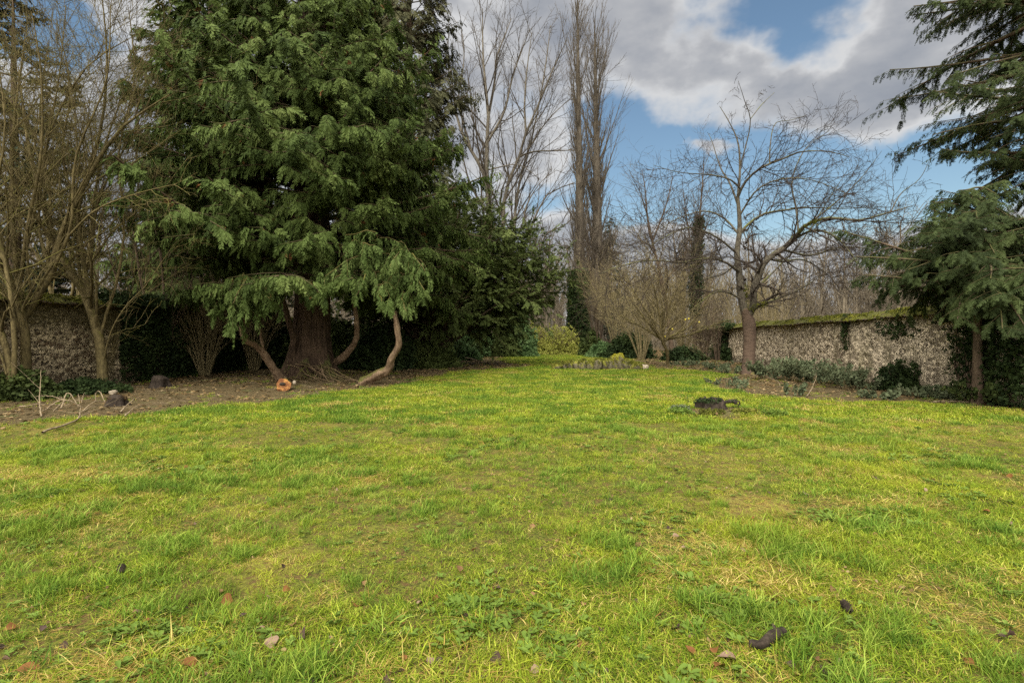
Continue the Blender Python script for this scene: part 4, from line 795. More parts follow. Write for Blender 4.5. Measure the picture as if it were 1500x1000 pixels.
# ---- the wood beyond: countable trees copied from three prototypes, then one mass behind
LV_WOOD = [dict(dens=1.1, t=(.3, 1), ang=(34, 12), ln=(.36, .1), rr=.4, n=5, wander=.12, up=.06, minr=.045, cnt=(12, 22)), dict(dens=1.1, t=(.15, 1), ang=(36, 14), ln=(.5, .12), rr=.5, n=4, wander=.14, up=.03, minr=.028, cnt=(4, 8)), dict(dens=1.6, t=(.1, 1), ang=(40, 14), ln=(.5, .12), rr=.6, n=3, wander=.14, up=.0, minr=.02, cnt=(1, 4))]
protos = []
for s in range(4):
    q = np.random.default_rng(600 + s); H = 14.; L = [[np.array([0, 0, -.3]), np.array([q.normal(0, .4), q.normal(0, .4), H * .5]), np.array([q.normal(0, .9), q.normal(0, .9), H])]]
    rt, _, _ = bare('woodland_tree', [0, 0, 0], batch(L, [[.24, .05]], 12), M_far, 'grey-brown bare tree in the wood beyond the garden', LV_WOOD, group='bare trees of the wood beyond the garden', seed=60 + s, kmain=6); protos.append(rt)
q = np.random.default_rng(77); spots = []
for _ in range(130):
    D = q.uniform(58, 100); px = q.uniform(560, 1480); spots.append((px, D, q.uniform(.75, 1.1)))
for _ in range(26):
    D = q.uniform(34, 60); px = q.uniform(-150, 330); spots.append((px, D, q.uniform(.7, 1.0)))
for i, (px, D, s) in enumerate(spots):
    loc = [(px - 750) / FPX * D, D, 0]; p_ = protos[i % 4]; rz = q.uniform(0, 6.28)
    if 640 < px < 860: s = min(s, .95)
    if i < 4: p_.location = loc; p_.rotation_euler = (0, 0, rz); p_.scale = (s,) * 3
    else: dup(p_, loc, rz, s)
rng = np.random.default_rng(88); n_ = 850; D = U(92, 150, n_); X = U(-1.15, 1.15, n_) * D; H = U(9, 15, n_) * (1 + .25 * (fbm(X * .03 + 4, D * .02, 2) - .4)); P = np.stack([np.stack([X, D, 0 * X], 1), np.stack([X + rng.normal(0, .4, n_), D, H * .5], 1), np.stack([X + rng.normal(0, .8, n_), D, H], 1)], 1)
b0 = dict(P=P, R=np.stack([np.full(n_, .22), np.full(n_, .14), np.full(n_, .05)], 1)); b1 = grow(b0, 1.6, t=(.15, 1), ang=(30, 12), ln=(.34, .1), rr=.4, n=3, wander=.1, up=.06, minr=.07, cnt=(12, 24)); b2 = grow(b1, 1.2, t=(.15, 1), ang=(34, 12), ln=(.5, .1), rr=.5, n=2, wander=.1, minr=.05, cnt=(3, 6)); g = Geo(); tubes(g, (b0, b1, b2), (4, 3, 3))
n_ = 5200; D = U(52, 100, n_); X = U(-.85, 1.2, n_) * D; k = ~((D < 60) & (np.abs(X - 4) < 6)); X, D = X[k], D[k]; n_ = len(X); H = U(1.2, 3.6, n_) * (.6 + fbm(X * .12, D * .12, 3)); c = np.stack([X, D, 0 * X], 1); dx = rng.normal(0, .5, (n_, 3)) * [1, 1, 0]
b0 = dict(P=np.stack([c, c + dx * .4 + [0, 0, 1] * H[:, None] * .5, c + dx + [0, 0, 1] * H[:, None]], 1), R=np.repeat(U(.02, .045, n_)[:, None], 3, 1)); b1 = grow(b0, 3.0, t=(.1, 1), ang=(35, 14), ln=(.4, .1), rr=.7, n=2, wander=.15, minr=.018, cnt=(4, 9)); tubes(g, (b0, b1), (3, 3))
solo('woodland', g, M_far, (0, 0, 0), 'far grey-brown leafless wood closing the view', 'woodland', kind='stuff')

# ------------------------------------------------------------------ evergreen bushes, ivy, yellow shrubs, border plants
CLP = [clump_tmpl(8, .75, s) for s in (11, 12)]
def bush(name, loc, rx, ry, h, n_, mat, label, seed, size=(.12, .22), tm=None, group=None, hollow=.45, cat='bush', z0=.0, stems_=10, smat=None, droop=.1):
    global rng
    rng = np.random.default_rng(900 + seed); loc = np.array([loc[0], loc[1], 0.]); rt = empty(name, loc, label, cat, group)
    v = nrm(rng.normal(0, 1, (n_, 3))); v[:, 2] = np.abs(v[:, 2]) * 1.0 - .12; a = np.arctan2(v[:, 1], v[:, 0])
    lump = .62 + .75 * fbm(a * 1.6 + seed * 7, v[:, 2] * 2.6 + seed, 3); r_ = (hollow + (1 - hollow) * rng.random(n_) ** .6) * lump * (1 + rng.normal(0, .07, n_))
    p = loc + v * r_[:, None] * [rx, ry, h] + [0, 0, z0]; p[:, 2] = np.maximum(p[:, 2], .03 + .1 * rng.random(n_))
    g = Geo(); tms = tm or CLP; w_ = rng.integers(0, len(tms), n_); tt = rng.random(n_) * .6 + .4 * rng.random(n_)
    for q, t_ in enumerate(tms): k = w_ == q; place(g, t_, p[k], v[k] + rng.normal(0, .5, (k.sum(), 3)) - [0, 0, droop], v[k] + rng.normal(0, .4, (k.sum(), 3)) + [0, 0, .6], U(*size, k.sum()), tt[k])
    part('foliage', g, mat, rt)
    st = vase(loc, stems_, h * .85, rx * .7, .02 + h * .006, seed); g = Geo(); tube(g, st, 4); s2 = grow(st, 3, t=(.3, 1), ang=(35, 12), ln=(.4, .1), n=3, minr=.005, cnt=(2, 7)); tube(g, s2, 3); part('stems', g, smat or M_bark_brown, rt); return rt
A_ = lambda px, D: [(px - 750) / FPX * D, D]
for i, (px, D, rx, h, n_, mt, lb, tm, sz) in enumerate([
    (255, 21.5, 1.5, 1.4, 2600, M_darkivy, 'dark ivied bush at the end of the left wall', None, (.1, .2)),
    (330, 25.0, 2.4, 2.9, 4200, M_laurel, 'dark evergreen bush left of the huge cedar trunk', None, (.14, .26)),
    (405, 26.0, 2.2, 2.7, 3600, M_darkivy, 'very dark bush directly behind the near left layered stem', None, (.14, .26)),
    (490, 25.5, 2.2, 2.9, 4200, M_laurel, 'glossy dark bush just right of the huge cedar trunk', None, (.14, .26)),
    (555, 24.5, 1.9, 2.4, 3600, M_darkivy, 'dark evergreen bush behind the pale bare layered stem', None, (.14, .24)),
    (622, 25.6, 1.5, 1.2, 2600, M_yew, 'low dark yew growth at the foot of the broad yew', SPR_Y, (.3, .5)),
    (668, 34, 1.5, 1.3, 2000, M_palegreen, 'leafy bush under the yew where the soil heap lies', None, (.16, .3)),
    (702, 40, 1.6, 2.2, 2600, M_palegreen, 'upright leafy laurel left of the orange-brown trunk foot', None, (.18, .32)),
    (752, 41, 1.9, 3.6, 3600, M_palegreen, 'pale grey-green laurel between the plane tree and the yellow shrubs', None, (.16, .3)),
    (742, 40, 1.3, 2.4, 2000, M_laurel, 'dark lower laurel in front of the pale grey-green one', None, (.16, .3)),
    (886, 39, 1.3, 1.15, 2200, M_palegreen, 'rounded green bush right of the poplars', None, (.14, .26)),
    (922, 37, 1.7, 1.8, 3000, M_darkivy, 'almost black evergreen bush behind the quince', None, (.14, .26)),
    (866, 42, .9, 2.2, 1500, M_laurel, 'dark holly against the foot of the right poplar', None, (.14, .24)),
    (1000, 33, 1.2, .9, 1500, M_darkivy, 'dark low bush between the quince and the wall end', None, (.12, .22)),
    (28, 12.6, .9, .75, 1500, M_laurel, 'low glossy bush at the foot of the leftmost bare trees', None, (.08, .15)),
    (118, 13.9, 1.1, .35, 1100, M_darkivy, 'low dark ivy mound along the foot of the left wall', None, (.07, .12))]):
    bush('evergreen_bush', A_(px, D), rx, rx * .8, h, n_, mt, lb, i, sz, tm)
for i, (px, D, rx, h, lb) in enumerate([(783, 46, 1.9, 3.0, 'yellow-green shrub left of the ivied poplar foot'), (822, 45, 2.2, 2.7, 'wide low yellow-green shrub touching the ivied poplar foot'), (760, 48, 1.6, 2.6, 'yellowish shrub half hidden by the pale laurel')]):
    bush('forsythia_shrub', A_(px, D), rx, rx * .8, h, 1500, M_yellowshrub, lb, 30 + i, (.10, .20), None, hollow=.15, smat=M_thicket, stems_=40, cat='shrub')
# ivy on the walls
def ivy(pts, n_, label, mat=M_darkivy, size=(.09, .17), stemr=.02):
    """pts: list of (x, y, z, rx, ry, rz) lobes against a wall"""
    p = []
    for (x, y, z_, a_, b_, c_), m in zip(pts, n_): p.append(np.array([x, y, z_]) + rng.normal(0, 1, (m, 3)).clip(-1.7, 1.7) * [a_, b_, c_])
    p = np.vstack(p); p[:, 2] = np.maximum(p[:, 2], .05); loc = np.array([pts[0][0], pts[0][1], 0.]); g = Geo(); N = len(p); sgn = -1 if pts[0][0] > 0 else 1
    w_ = rng.integers(0, 2, N)
    for q in (0, 1): k = w_ == q; place(g, CLP[q], p[k], rng.normal(0, .6, (k.sum(), 3)) + [sgn * .4, -.2, -.8], rng.normal(0, .3, (k.sum(), 3)) + [sgn, -.3, .4], U(*size, k.sum()), rng.random(k.sum()))
    rt = empty('ivy', loc, label, 'ivy'); part('leaves', g, mat, rt)
    L = [[loc + [sgn * .05, U(-.3, .3), 0], (pts[0][0] + sgn * .05, pts[0][1] + U(-.5, .5), 1.2), (pts[0][0] + sgn * .05, pts[0][1] + U(-1.2, 1.2), 2.3)] for _ in range(9)]
    g = Geo(); tube(g, batch(L, [[stemr, stemr * .4]] * 9, 8), 5); part('stem', g, M_bark_brown, rt)
rng = np.random.default_rng(55)
ivy([(-12.72, 18.6, 1.4, .12, 1.1, .75), (-12.8, 18.8, 2.75, .3, 1.6, .12), (-12.7, 21.0, 1.2, .2, 1.3, .8), (-12.85, 22., 2.7, .3, 2.0, .2), (-12.7, 25.0, 1.5, .25, 1.8, .8)], [2400, 1100, 2200, 1300, 1800], 'thick dark ivy hanging down the far part of the left wall')
ivy([(WRx(33) - .28, 33, 1.3, .10, .30, .75), (WRx(33) - .3, 33.3, .5, .16, .9, .3), (WRx(31) - .28, 32.3, 2.2, .1, .8, .1)], [700, 500, 200], 'dark ivy column climbing the far part of the right wall')
ivy([(WRx(12.2) - .3, 12.1, 1.3, .10, .35, .6), (WRx(11) - .3, 10.9, 1.2, .12, .5, .7), (WRx(12) - .2, 11.7, 2.1, .15, .8, .15)], [500, 900, 500], 'shaded ivy on the right wall behind the hemlock trunk', size=(.06, .12))
ivy([(WRx(18) - .26, 18, 1.7, .05, .10, .35), (WRx(15) - .26, 15, 1.75, .04, .5, .16)], [160, 160], 'wispy ivy trails on the pale middle part of the right wall', size=(.05, .09), stemr=.006)

# border plants at the foot of the right wall: grey-green leafy stems
def herb(loc, ns, h, sp, seed, label, mat=M_herb, sz=(.07, .13), group=None, name='border_plant', cat='plant', lv=8):
    global rng
    rng = np.random.default_rng(1200 + seed); loc = np.array([loc[0], loc[1], 0.]); h = h * .72; rt = empty(name, loc, label, cat, group)
    st = vase(loc, ns, h, sp, .008, seed, .3); g = Geo(); tube(g, st, 4); s2 = grow(st, 4, t=(.2, 1), ang=(38, 12), ln=(.35, .1), n=3, minr=.003, cnt=(2, 5)); tube(g, s2, 3); part('stems', g, M_thicket, rt)
    g = Geo(); tm = CLP[1:]; foliate(g, tm, st, lv, sz, .0, .8, t=(.25, 1), cnt=(4, 40)); foliate(g, tm, s2, lv, sz, .0, .8, t=(.1, 1), cnt=(1, 16)); part('foliage', g, mat, rt); return rt
for i, (px, py, ns, h, sp, lb) in enumerate([(1126, 556, 26, .95, .6, 'grey-green bushy plant just right of the cherry trunk'), (1160, 558, 30, 1.15, .65, 'tall grey-green plant against the wall, second to the right of the cherry trunk'),
      (1197, 562, 32, 1.0, .65, 'grey-green plant with pale dead stalks midway along the pale wall'), (1238, 568, 30, .95, .55, 'yellowish green plant left of the dark wall bush'), (1276, 570, 20, .6, .5, 'short thin plant left of the darkest wall bush'),
      (1290, 584, 16, .34, .3, 'small tuft plant at the lawn edge below the darkest wall bush'), (1352, 582, 20, .42, .45, 'low grey-green plant by the pale fallen cane'), (1070, 547, 16, .5, .5, 'thin plant left of the cherry trunk foot'),
      (1050, 541, 20, .5, .7, 'low pale plant in front of the upright brown clump'), (1162, 579, 8, .42, .14, 'single small upright seedling bush in the brown strip'), (1086, 564, 6, .36, .1, 'small upright seedling nearest the cherry trunk foot'),
      (1003, 536, 20, .45, .7, 'low grey-green mound right of the pale end stone'), (1435, 590, 30, .7, .6, 'dark leafy plant around the hemlock trunk foot'), (1480, 590, 26, .7, .6, 'dark leafy plant at the right edge beneath the wall'), (1395, 585, 16, .4, .5, 'sparse plant left of the hemlock trunk foot')]):
    herb(gd(px, py), ns, h, sp, i, lb, M_laurel if 'dark leafy' in lb else M_herb)
bush('evergreen_bush', gd(1318, 572)[:2], .6, .5, .85, 1000, M_darkivy, 'darkest low bush against the pale right wall', 60, (.06, .12))
for i, (px, py) in enumerate([(1052, 563), (1060, 565), (1071, 566), (1043, 561), (1080, 570)]):
    herb(gd(px, py), 5, U(.25, .4), .12, 40 + i, 'wispy pale green stalk plant in the brown strip before the cherry', group='wispy stalk plants before the cherry', sz=(.04, .07), lv=10)

# ------------------------------------------------------------------ stones, stumps, logs, sticks, leaves
def rock_geo(c, rx, ry, rz_, seed, sub_=26):
    q = np.random.default_rng(seed); th = np.linspace(0, np.pi, sub_); ph = np.linspace(0, 2 * np.pi, sub_ * 2, endpoint=False); T, Pp = np.meshgrid(th, ph, indexing='ij')
    v = np.stack([np.sin(T) * np.cos(Pp), np.sin(T) * np.sin(Pp), np.cos(T)], -1); o = q.uniform(0, 50, 3)
    n1 = fbm(v[..., 0] * 1.6 + o[0] + v[..., 2], v[..., 1] * 1.6 + o[1], 4) - .5; v = np.sign(v) * np.abs(v) ** .8 * (1 + n1 * .8)[..., None]
    V = c + v * [rx, ry, rz_]; k = sub_ * 2; i = np.arange(sub_ - 1)[:, None] * k; j = np.arange(k)[None]; j2 = (j + 1) % k
    g = Geo(); g.add(V, f4=np.stack([i + j, i + k + j, i + k + j2, i + j2], -1).reshape(-1, 4), tint=.5); return g, V.reshape(-1, 3), v.reshape(-1, 3)
def stonemat(name, a, b, moss):
    m, n = newmat(name); pos = n.new('ShaderNodeNewGeometry').outputs['Position']; nz = n.noise(pos, 9, 6, .65); c = n.mix(n.rng(nz, .35, .65), a, b)
    z_ = n.new('ShaderNodeSeparateXYZ', {0: n.new('ShaderNodeNewGeometry').outputs['Normal']}).outputs[2]
    if moss: c = n.mix(n.rng(n.math('ADD', n.math('MULTIPLY', z_, .3), n.noise(pos, 4, 4)), .5, .66), c, moss)
    finish(n, c, .9, bump=nz, bdist=.03, spec=.2); return m
M_stone = stonemat('mossed_stone', (.045, .040, .024), (.14, .12, .07), (.15, .145, .022)); M_white = stonemat('pale_broken_stone', (.18, .145, .10), (.36, .30, .215), None)
rng = np.random.default_rng(66)
names = ['leftmost stone of the bed, low and rounded', 'second stone from the left of the bed', 'third stone from the left, dark and squat', 'fourth stone from the left, olive moss on top', 'fifth stone from the left of the bed', 'stone at the middle left of the bed, dark sided', 'middle stone of the bed, mossy',
         'stone just right of the middle of the bed, yellow moss', 'dark stone left of the biggest yellow cushion', 'largest stone of the bed capped by a bright yellow moss cushion', 'dark stone right of the biggest yellow cushion', 'flat olive stone third from the right end', 'small mossy stone beside the pale end stone', 'pale bare broken stone at the right end of the bed']
px_ = [816, 826, 836, 846, 855, 865, 874, 883, 893, 905, 917, 926, 934, 943]
for i, (px, lb) in enumerate(zip(px_, names)):
    big = i == 9; c = np.array([*gd(px, 540.5 - .6 * math.sin(i * .9))[:2], 0.]); r_ = .32 if big else U(.17, .25); hz = [.17, .21, .26, .22, .29, .25, .31, .27, .30, .44, .28, .25, .19, .14][i]
    rt = empty('bed_stone', c, lb, 'stone', 'mossy stones edging the old flower bed'); g, V, nn_ = rock_geo(c + [0, 0, hz * .6], r_, r_, hz, 700 + i); part('stone', g, M_white if i == 13 else M_stone, rt, True)
    if i != 13:
        m = 650 if not big else 1200; k = rng.choice(len(V), m); k = k[(nn_[k, 2] > (.1 if big else .25)) & (fbm(V[k, 0] * 3, V[k, 1] * 3, 2) > (.2 if big else .36))]; g = Geo()
        if len(k): place(g, clump_tmpl(7, .9, 5), V[k], nn_[k] + rng.normal(0, .5, (len(k), 3)), nn_[k], U(.03, .06, len(k)), rng.random(len(k))); part('moss', g, M_brightmoss if i in (9,) else M_moss, rt)
for i, (px, D) in enumerate([(832, 25.9), (862, 26.2), (920, 25.8)]):
    bush('bed_plant', A_(px, D), .4, .35, .22, 220, M_laurel, ['low cushion plant behind the left end of the stone bed', 'low cushion plant behind the middle of the stone bed', 'low cushion plant at the right end of the stone bed'][i], 70 + i, (.05, .1), stems_=4, cat='plant')

# rotten stump with ivy on the lawn
SB = STUMP + np.array([.0, .1, 0]); SB[2] = float(gz(SB[0], SB[1])); rt = empty('tree_stump', SB, 'rotten dark stump with a little ivy on the right of the lawn', 'stump')
g = smoothtrunk([SB + [0, 0, -.1], SB + [0, 0, .0], SB + [.03, 0, .03]], [.36, .30, .25], 14, 60, 7, .14, .4, .4, .12, 5); V = g.v[0]; V[:, 2] += np.where(V[:, 2] > SB[2] - .02, (fbm(V[:, 0] * 9, V[:, 1] * 9, 3) - .36) * .34, 0); V[:, 2] = np.minimum(V[:, 2], SB[2] + .05 + .22 * fbm(V[:, 0] * 11, V[:, 1] * 11, 3)); part('wood', g, M_darkdead, rt)
g = Geo(); L = [[SB + [.1, 0, .08], SB + [U(.2, .45), U(-.1, .1), .08 + U(0, .06)], SB + [U(.3, .42), U(-.2, .1), U(.0, .1)]] for _ in range(8)]; tube(g, batch(L, [[.022, .008]] * 8, 8), 6); part('root_spur', g, M_darkdead, rt)
n_ = 80; p = SB + rng.normal(0, 1, (n_, 3)) * [.18, .12, .03] + [-.2, -.14, .14]; g = Geo(); place(g, CLP[0], p, rng.normal(0, 1, (n_, 3)), rng.normal(0, .5, (n_, 3)) + [0, -.4, 1], U(.03, .06, n_), rng.random(n_)); part('ivy', g, M_darkivy, rt)
for i, (dx, dy, lb, m) in enumerate([(-.75, -.05, 'low ground ivy patch left of the lawn stump', M_herb), (-.35, -.6, 'dark moss clump in front of the lawn stump', M_moss), (.3, -.55, 'yellow green moss clump right in front of the lawn stump', M_moss), (.75, -.75, 'small weed patch right of the lawn stump', M_weed), (-.9, -.45, 'small dark weed patch left of the lawn stump', M_weed)]):
    c = SB + [dx, dy, 0]; bush('ground_plant', c[:2], U(.16, .28), .16, .04, 90, m, lb, 90 + i, (.03, .06), stems_=2, cat='plant', z0=float(gz(c[0], c[1])))

def log(name, p0, p1, r0, r1, bark, cut, label, cat, bumps=.12, seed=0, mid=None):
    p0, p1 = np.array(p0, float), np.array(p1, float); base = np.array([p0[0], p0[1], 0.]); rt = empty(name, base, label, cat)
    pl = [p0, (p0 + p1) / 2 + (mid if mid is not None else 0), p1]; part('bark', smoothtrunk(pl, [r0, (r0 + r1) / 2, r1], 24, 24, 5, .05, bumps, 0, 1, seed), bark, rt, True)
    a = np.linspace(0, 2 * np.pi, 24, endpoint=False); dv = nrm(p1 - p0); s = nrm(np.cross(dv, [0, 0, 1.])); u = np.cross(s, dv)
    rings = [p0 - dv * .006 + (s * np.cos(t) + u * np.sin(t)) * r0 * q * (1 + .07 * math.sin(3 * t + seed) + .05 * math.sin(7 * t)) for q in (1.0, .5, .02) for t in a]; i = np.arange(2)[:, None] * 24; j = np.arange(24)[None]; j2 = (j + 1) % 24
    g = Geo(); g.add(rings, f4=np.stack([i + j, i + j2, i + 24 + j2, i + 24 + j], -1).reshape(-1, 4)); part('cut_end', g, cut, rt); return rt
M_cut, n = newmat('orange_cut_wood'); pos = n.new('ShaderNodeNewGeometry').outputs['Position']; finish(n, n.mix(n.rng(n.noise(pos, 9, 5), .42, .62), (.16, .06, .02), (.42, .20, .055)), .8, bump=n.noise(pos, 40, 3))
p = gd(415, 572); log('cut_log', p + [0, 0, .15], p + [-.20, .5, .13], .19, .18, M_bark_stem, M_cut, 'short sawn log end, orange cut face, at the foot of the cedar', 'log', seed=8)
lg = bpy.data.objects['cut_log']; c0 = gd(415, 572) + [-.05, -.02, .19]; g, V, _ = rock_geo(c0, .10, .03, .045, 833, 14); part('rotten_hollow', g, M_darkdead, lg)
p = gd(431, 566); g, V, _ = rock_geo(p + [0, 0, .12],   .05, .04, .06, 812, 14); solo('pale_stone', g, M_white, p, 'small pale stone beside the orange log end', 'stone', smooth=True)
p = gd(172, 594); rt = empty('tree_stump', p, 'small dark ragged stump on the bare soil at left', 'stump'); part('wood', smoothtrunk([p + [0, 0, -.05], p + [0, 0, .1], p + [.02, 0, .2]], [.21, .18, .15], 12, 32, 7, .15, .3, .2, .1, 15), M_darkdead, rt)
n_ = 60; g = Geo(); q_ = p + np.stack([rng.normal(0, .09, n_), rng.normal(0, .09, n_), U(.1, .22, n_)], 1); place(g, CLP[0], q_, rng.normal(0, 1, (n_, 3)), rng.normal(0, 1, (n_, 3)), U(.03, .07, n_), rng.random(n_) * .3); part('rotten_bark', g, M_brownleaf, rt)
p = gd(235, 567); rt = empty('tree_stump', p, 'low cut stump by the end of the left wall', 'stump'); part('wood', smoothtrunk([p + [0, 0, -.05], p + [0, 0, .2], p + [.02, 0, .3]], [.28, .22, .21], 14, 32, 6, .12, .2, .2, .2, 16), M_darkdead, rt)
p = gd(166, 578); g, V, _ = rock_geo(p + [0, 0, .06], .10, .08, .07, 822, 14); solo('pale_stone', g, M_white, p, 'pale stone on the soil behind the small dark stump', 'stone', smooth=True)

def branch(pts, r0, mat, label, seed, name='fallen_branch', tw=3, cat='branch', group=None):
    global rng
    rng = np.random.default_rng(1500 + seed); L = [np.array(q, float) for q in pts]; b = batch([L], [[r0, r0 * .35]], 16); b['P'] += rng.normal(0, r0 * .35, b['P'].shape); base = np.array([L[0][0], L[0][1], 0.])
    rt = empty(name, base, label, cat, group); g = Geo(); tube(g, b, 7); part('stem', g, mat, rt, True)
    if tw: s = grow(b, 1.5, t=(.3, 1), ang=(38, 12), ln=(.35, .1), rr=.5, n=4, minr=.004, cnt=(tw, tw + 2), wander=.12, flat=.3); g = Geo(); tube(g, s, 4); part('twigs', g, mat, rt)
    return rt
G = lambda px, py, z_=.03: gd(px, py) + [0, 0, z_]
branch([G(60, 636), G(110, 620, .05), G(118, 604, .1)], .018, M_deadwood, 'bleached curved branch at the left soil edge, nearest the lawn', 1)
branch([G(28, 598), G(60, 600, .12), G(95, 598, .05)], .015, M_deadwood, 'thin bleached branch lying by the leftmost bush', 2)
branch([G(60, 612), G(57, 600, .25), G(60, 590, .75)], .014, M_deadwood, 'thin pale stick propped upright at far left', 3, tw=1)
branch([G(88, 600), G(100, 596, .3), G(115, 600, .05)], .016, M_deadwood, 'arched pale branch in the heap of dead brush', 4)
branch([G(175, 606), G(190, 600, .15), G(207, 600, .3)], .018, M_deadwood, 'forked bleached branch lying right of the small dark stump', 5)
branch([G(182, 612), G(196, 604, .1), G(210, 606, .2)], .014, M_deadwood, 'reddish thin branch in front of the forked bleached one', 6)
branch([G(1120, 556, .1), G(1138, 562, .1), G(1144, 568, .02)], .016, M_deadwood, 'pale fallen cane right of the cherry trunk', 7, tw=1)
branch([G(1182, 582, .02), G(1190, 575, .12), G(1197, 566, .35)], .016, M_deadwood, 'pale leaning cane in the brown strip below the wall plants', 8, tw=1)
branch([G(1330, 575, .05), G(1345, 573, .06), G(1362, 573, .05)], .02, M_deadwood, 'straight pale cane lying along the foot of the right wall', 9, tw=0)
branch([G(1366, 590, .03), G(1395, 589, .03), G(1420, 591, .03)], .016, M_deadwood, 'long pale cane lying at the lawn edge near the hemlock', 10, tw=1)
branch([G(1419, 590, .02), G(1424, 586, .15), G(1418, 586, .32)], .013, M_deadwood, 'bent pale twig standing up near the hemlock foot', 11, tw=1)
branch([G(700, 530, .1), G(672, 528, .25), G(650, 530, .1)], .05, M_deadwood, 'pale branch lying under the yew', 12)
br = np.random.default_rng(5)
for i in range(10):
    px, py = br.uniform(70, 150), br.uniform(588, 606); a = br.uniform(0, 3.14); c = gd(px, py); e = np.array([math.cos(a), math.sin(a), 0]) * br.uniform(.15, .45)
    branch([c - e + [0, 0, .03], c + [0, 0, br.uniform(.1, .28)], c + e + [0, 0, br.uniform(.03, .25)]], br.uniform(.006, .014), M_deadwood, 'thin bleached stick in the heap of dead brush at left', 30 + i, group='sticks of the dead brush heap', tw=1)
# foreground finds
p = gd(1124, 950); z_ = float(gz(p[0], p[1])) + .035; c = lambda px, py, h=0: gd(px, py) + [0, 0, z_ + h]
rt = empty('broken_stick', gd(1124, 958), 'thick dark broken piece of wood lying in the grass in the right foreground', 'stick')
part('wood', smoothtrunk([c(1099, 954), c(1118, 956), c(1134, 946, .01), c(1150, 938, .01)], [.016, .021, .025, .017], 30, 18, 3, .04, .2, 0, 1, 33), M_darkdead, rt, True)
part('side_spur', smoothtrunk([c(1138, 944), c(1136, 937, .018), c(1133, 934, .03)], [.016, .012, .006], 8, 10, 0, 0, .1, 0, 1, 34), M_darkdead, rt, True)
def cone(loc, rz, tilt, label):
    loc = np.array(loc, float); rt = empty('pine_cone', loc, label, 'cone'); g = Geo(); N = 90; k = np.arange(N); u = k / N; a = k * 2.39996; r_ = .022 * np.sin(np.pi * (u * .9 + .08)) ** .7; o = np.stack([np.cos(a), np.sin(a), a * 0], 1)
    p = o * r_[:, None] * .6 + np.stack([a * 0, a * 0, (u - .5) * .075], 1); place(g, leafT, p, o + [0, 0, .55], -o * .4 + [0, 0, 1], .017, .3 * rng.random(N)); b = o * .011
    M3 = np.array([[math.cos(rz), -math.sin(rz), 0], [math.sin(rz), math.cos(rz), 0], [0, 0, 1]]) @ np.array([[1, 0, 0], [0, math.cos(tilt), -math.sin(tilt)], [0, math.sin(tilt), math.cos(tilt)]])
    tube(g, dict(P=np.array([[[0, 0, -.036], [0, 0, 0], [0, 0, .036]]]), R=np.array([[.008, .013, .004]])), 8); V = np.concatenate(g.v) @ M3.T + loc + [0, 0, .03]; g.v = [V.astype(np.float32)]; part('scales', g, M_darkdead, rt)
for px, py, lb in ((1243, 902, 'dark cone lying in the grass at right'), (176, 836, 'dark cone lying in the grass at left'), (1168, 905, None)):
    if lb: p = gd(px, py); p[2] = gz(p[0], p[1]); cone(p, px * .7, 1.35, lb)
# individual fallen leaves on the lawn
def leaf_mesh(name, seed, broad):
    q = np.random.default_rng(seed); g = Geo(); nv = 7; u = np.linspace(0, 1, nv); wd = np.sin(np.pi * u ** .8) * broad * (1 + q.normal(0, .12, nv)); cz = .12 * np.sin(u * 3.0 + q.uniform(0, 2)); V = []
    for s_ in (-1, 0, 1): V.append(np.stack([s_ * wd, u, cz + abs(s_) * wd * q.uniform(.1, .7)], 1))
    V = np.vstack(V); i = np.arange(nv - 1); F = np.vstack([np.stack([i, i + 1, i + nv + 1, i + nv], 1), np.stack([i + nv, i + nv + 1, i + 2 * nv + 1, i + 2 * nv], 1)])
    g.add(V, f4=F, tint=q.uniform(0, 1)); g.add([(-.02, -.35, .05), (.02, -.35, .05), (.02, 0, cz[0]), (-.02, 0, cz[0])], f4=[(0, 1, 2, 3)], tint=.2); return g
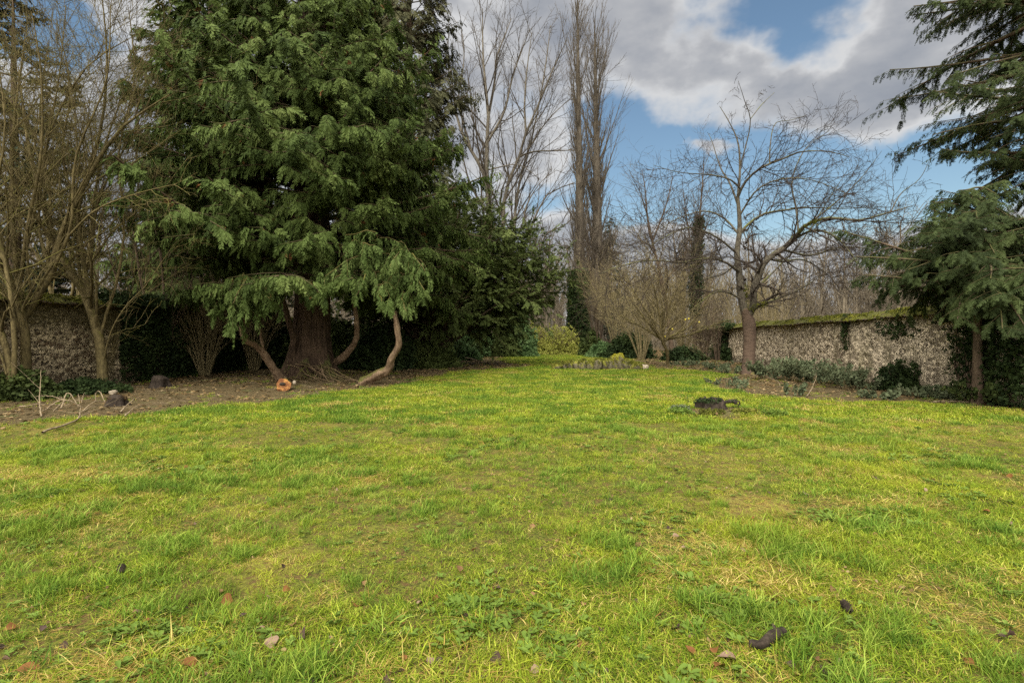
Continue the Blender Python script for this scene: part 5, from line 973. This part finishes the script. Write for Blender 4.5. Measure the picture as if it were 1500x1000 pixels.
M_l = [leafmat('tan_leaf', [(.12, .065, .028), (.24, .14, .065)], transl=.1, patch=30), leafmat('orange_brown_leaf', [(.10, .042, .014), (.21, .095, .03)], transl=.1, patch=30), leafmat('dark_plum_leaf', [(.030, .019, .014), (.08, .05, .038)], transl=.05, patch=30), leafmat('pale_pinkish_leaf', [(.14, .09, .06), (.26, .175, .12)], transl=.1, patch=30)]
kinds = ['tan', 'orange-brown', 'dark brown', 'pale buff']; LM = [[leaf_mesh('leaf', 10 * a + b, .34 + .08 * b).mesh('fallen_leaf', M_l[a]) for b in range(3)] for a in range(4)]
q = np.random.default_rng(99)
spots = [(1128, 886, 0, 1.3), (1218, 874, 0, 1.1), (1080, 978, 3, 1.3), (942, 800, 0, 1.2), (1068, 776, 1, 1), (468, 712, 1, 1.1), (175, 905, 2, 1.3), (283, 972, 1, 1.4), (322, 880, 1, 1), (396, 938, 3, 1), (440, 928, 2, 1.1), (520, 888, 1, 1), (845, 945, 1, 1), (990, 924, 2, 1.2), (970, 926, 2, 1.1), (575, 990, 3, 1.6), (560, 996, 2, 1.2), (723, 962, 2, 1.1), (1290, 690, 1, 1), (1240, 672, 1, 1.1), (640, 876, 1, .9), (620, 880, 3, .9), (1465, 775, 1, 1), (268, 690, 1, 1.1), (795, 808, 3, .8), (1050, 990, 1, 1.2), (22, 978, 1, 1.4), (176, 742, 1, .9)]
for _ in range(210):
    spots.append((q.uniform(-20, 1520), 600 + 400 * q.random() ** .8, q.integers(0, 4), q.uniform(.35, .85)))
for px, py, k, s in spots:
    p = gd(px, py)
    if lawn_mask(p[0], p[1]) < .2: continue
    o = bpy.data.objects.new('fallen_leaf', LM[k][q.integers(0, 3)]); SC.collection.objects.link(o); o.location = (p[0], p[1], float(gz(p[0], p[1])) + q.uniform(-.002, .022)); o.rotation_euler = (q.normal(0, .5), q.normal(0, .5), q.uniform(0, 6.28)); sc = .065 * s; o.scale = (sc, sc, sc)
    setp(o, f'small {kinds[k]} dead leaf lying in the lawn grass', 'leaf', f'{kinds[k]} leaves scattered on the lawn')
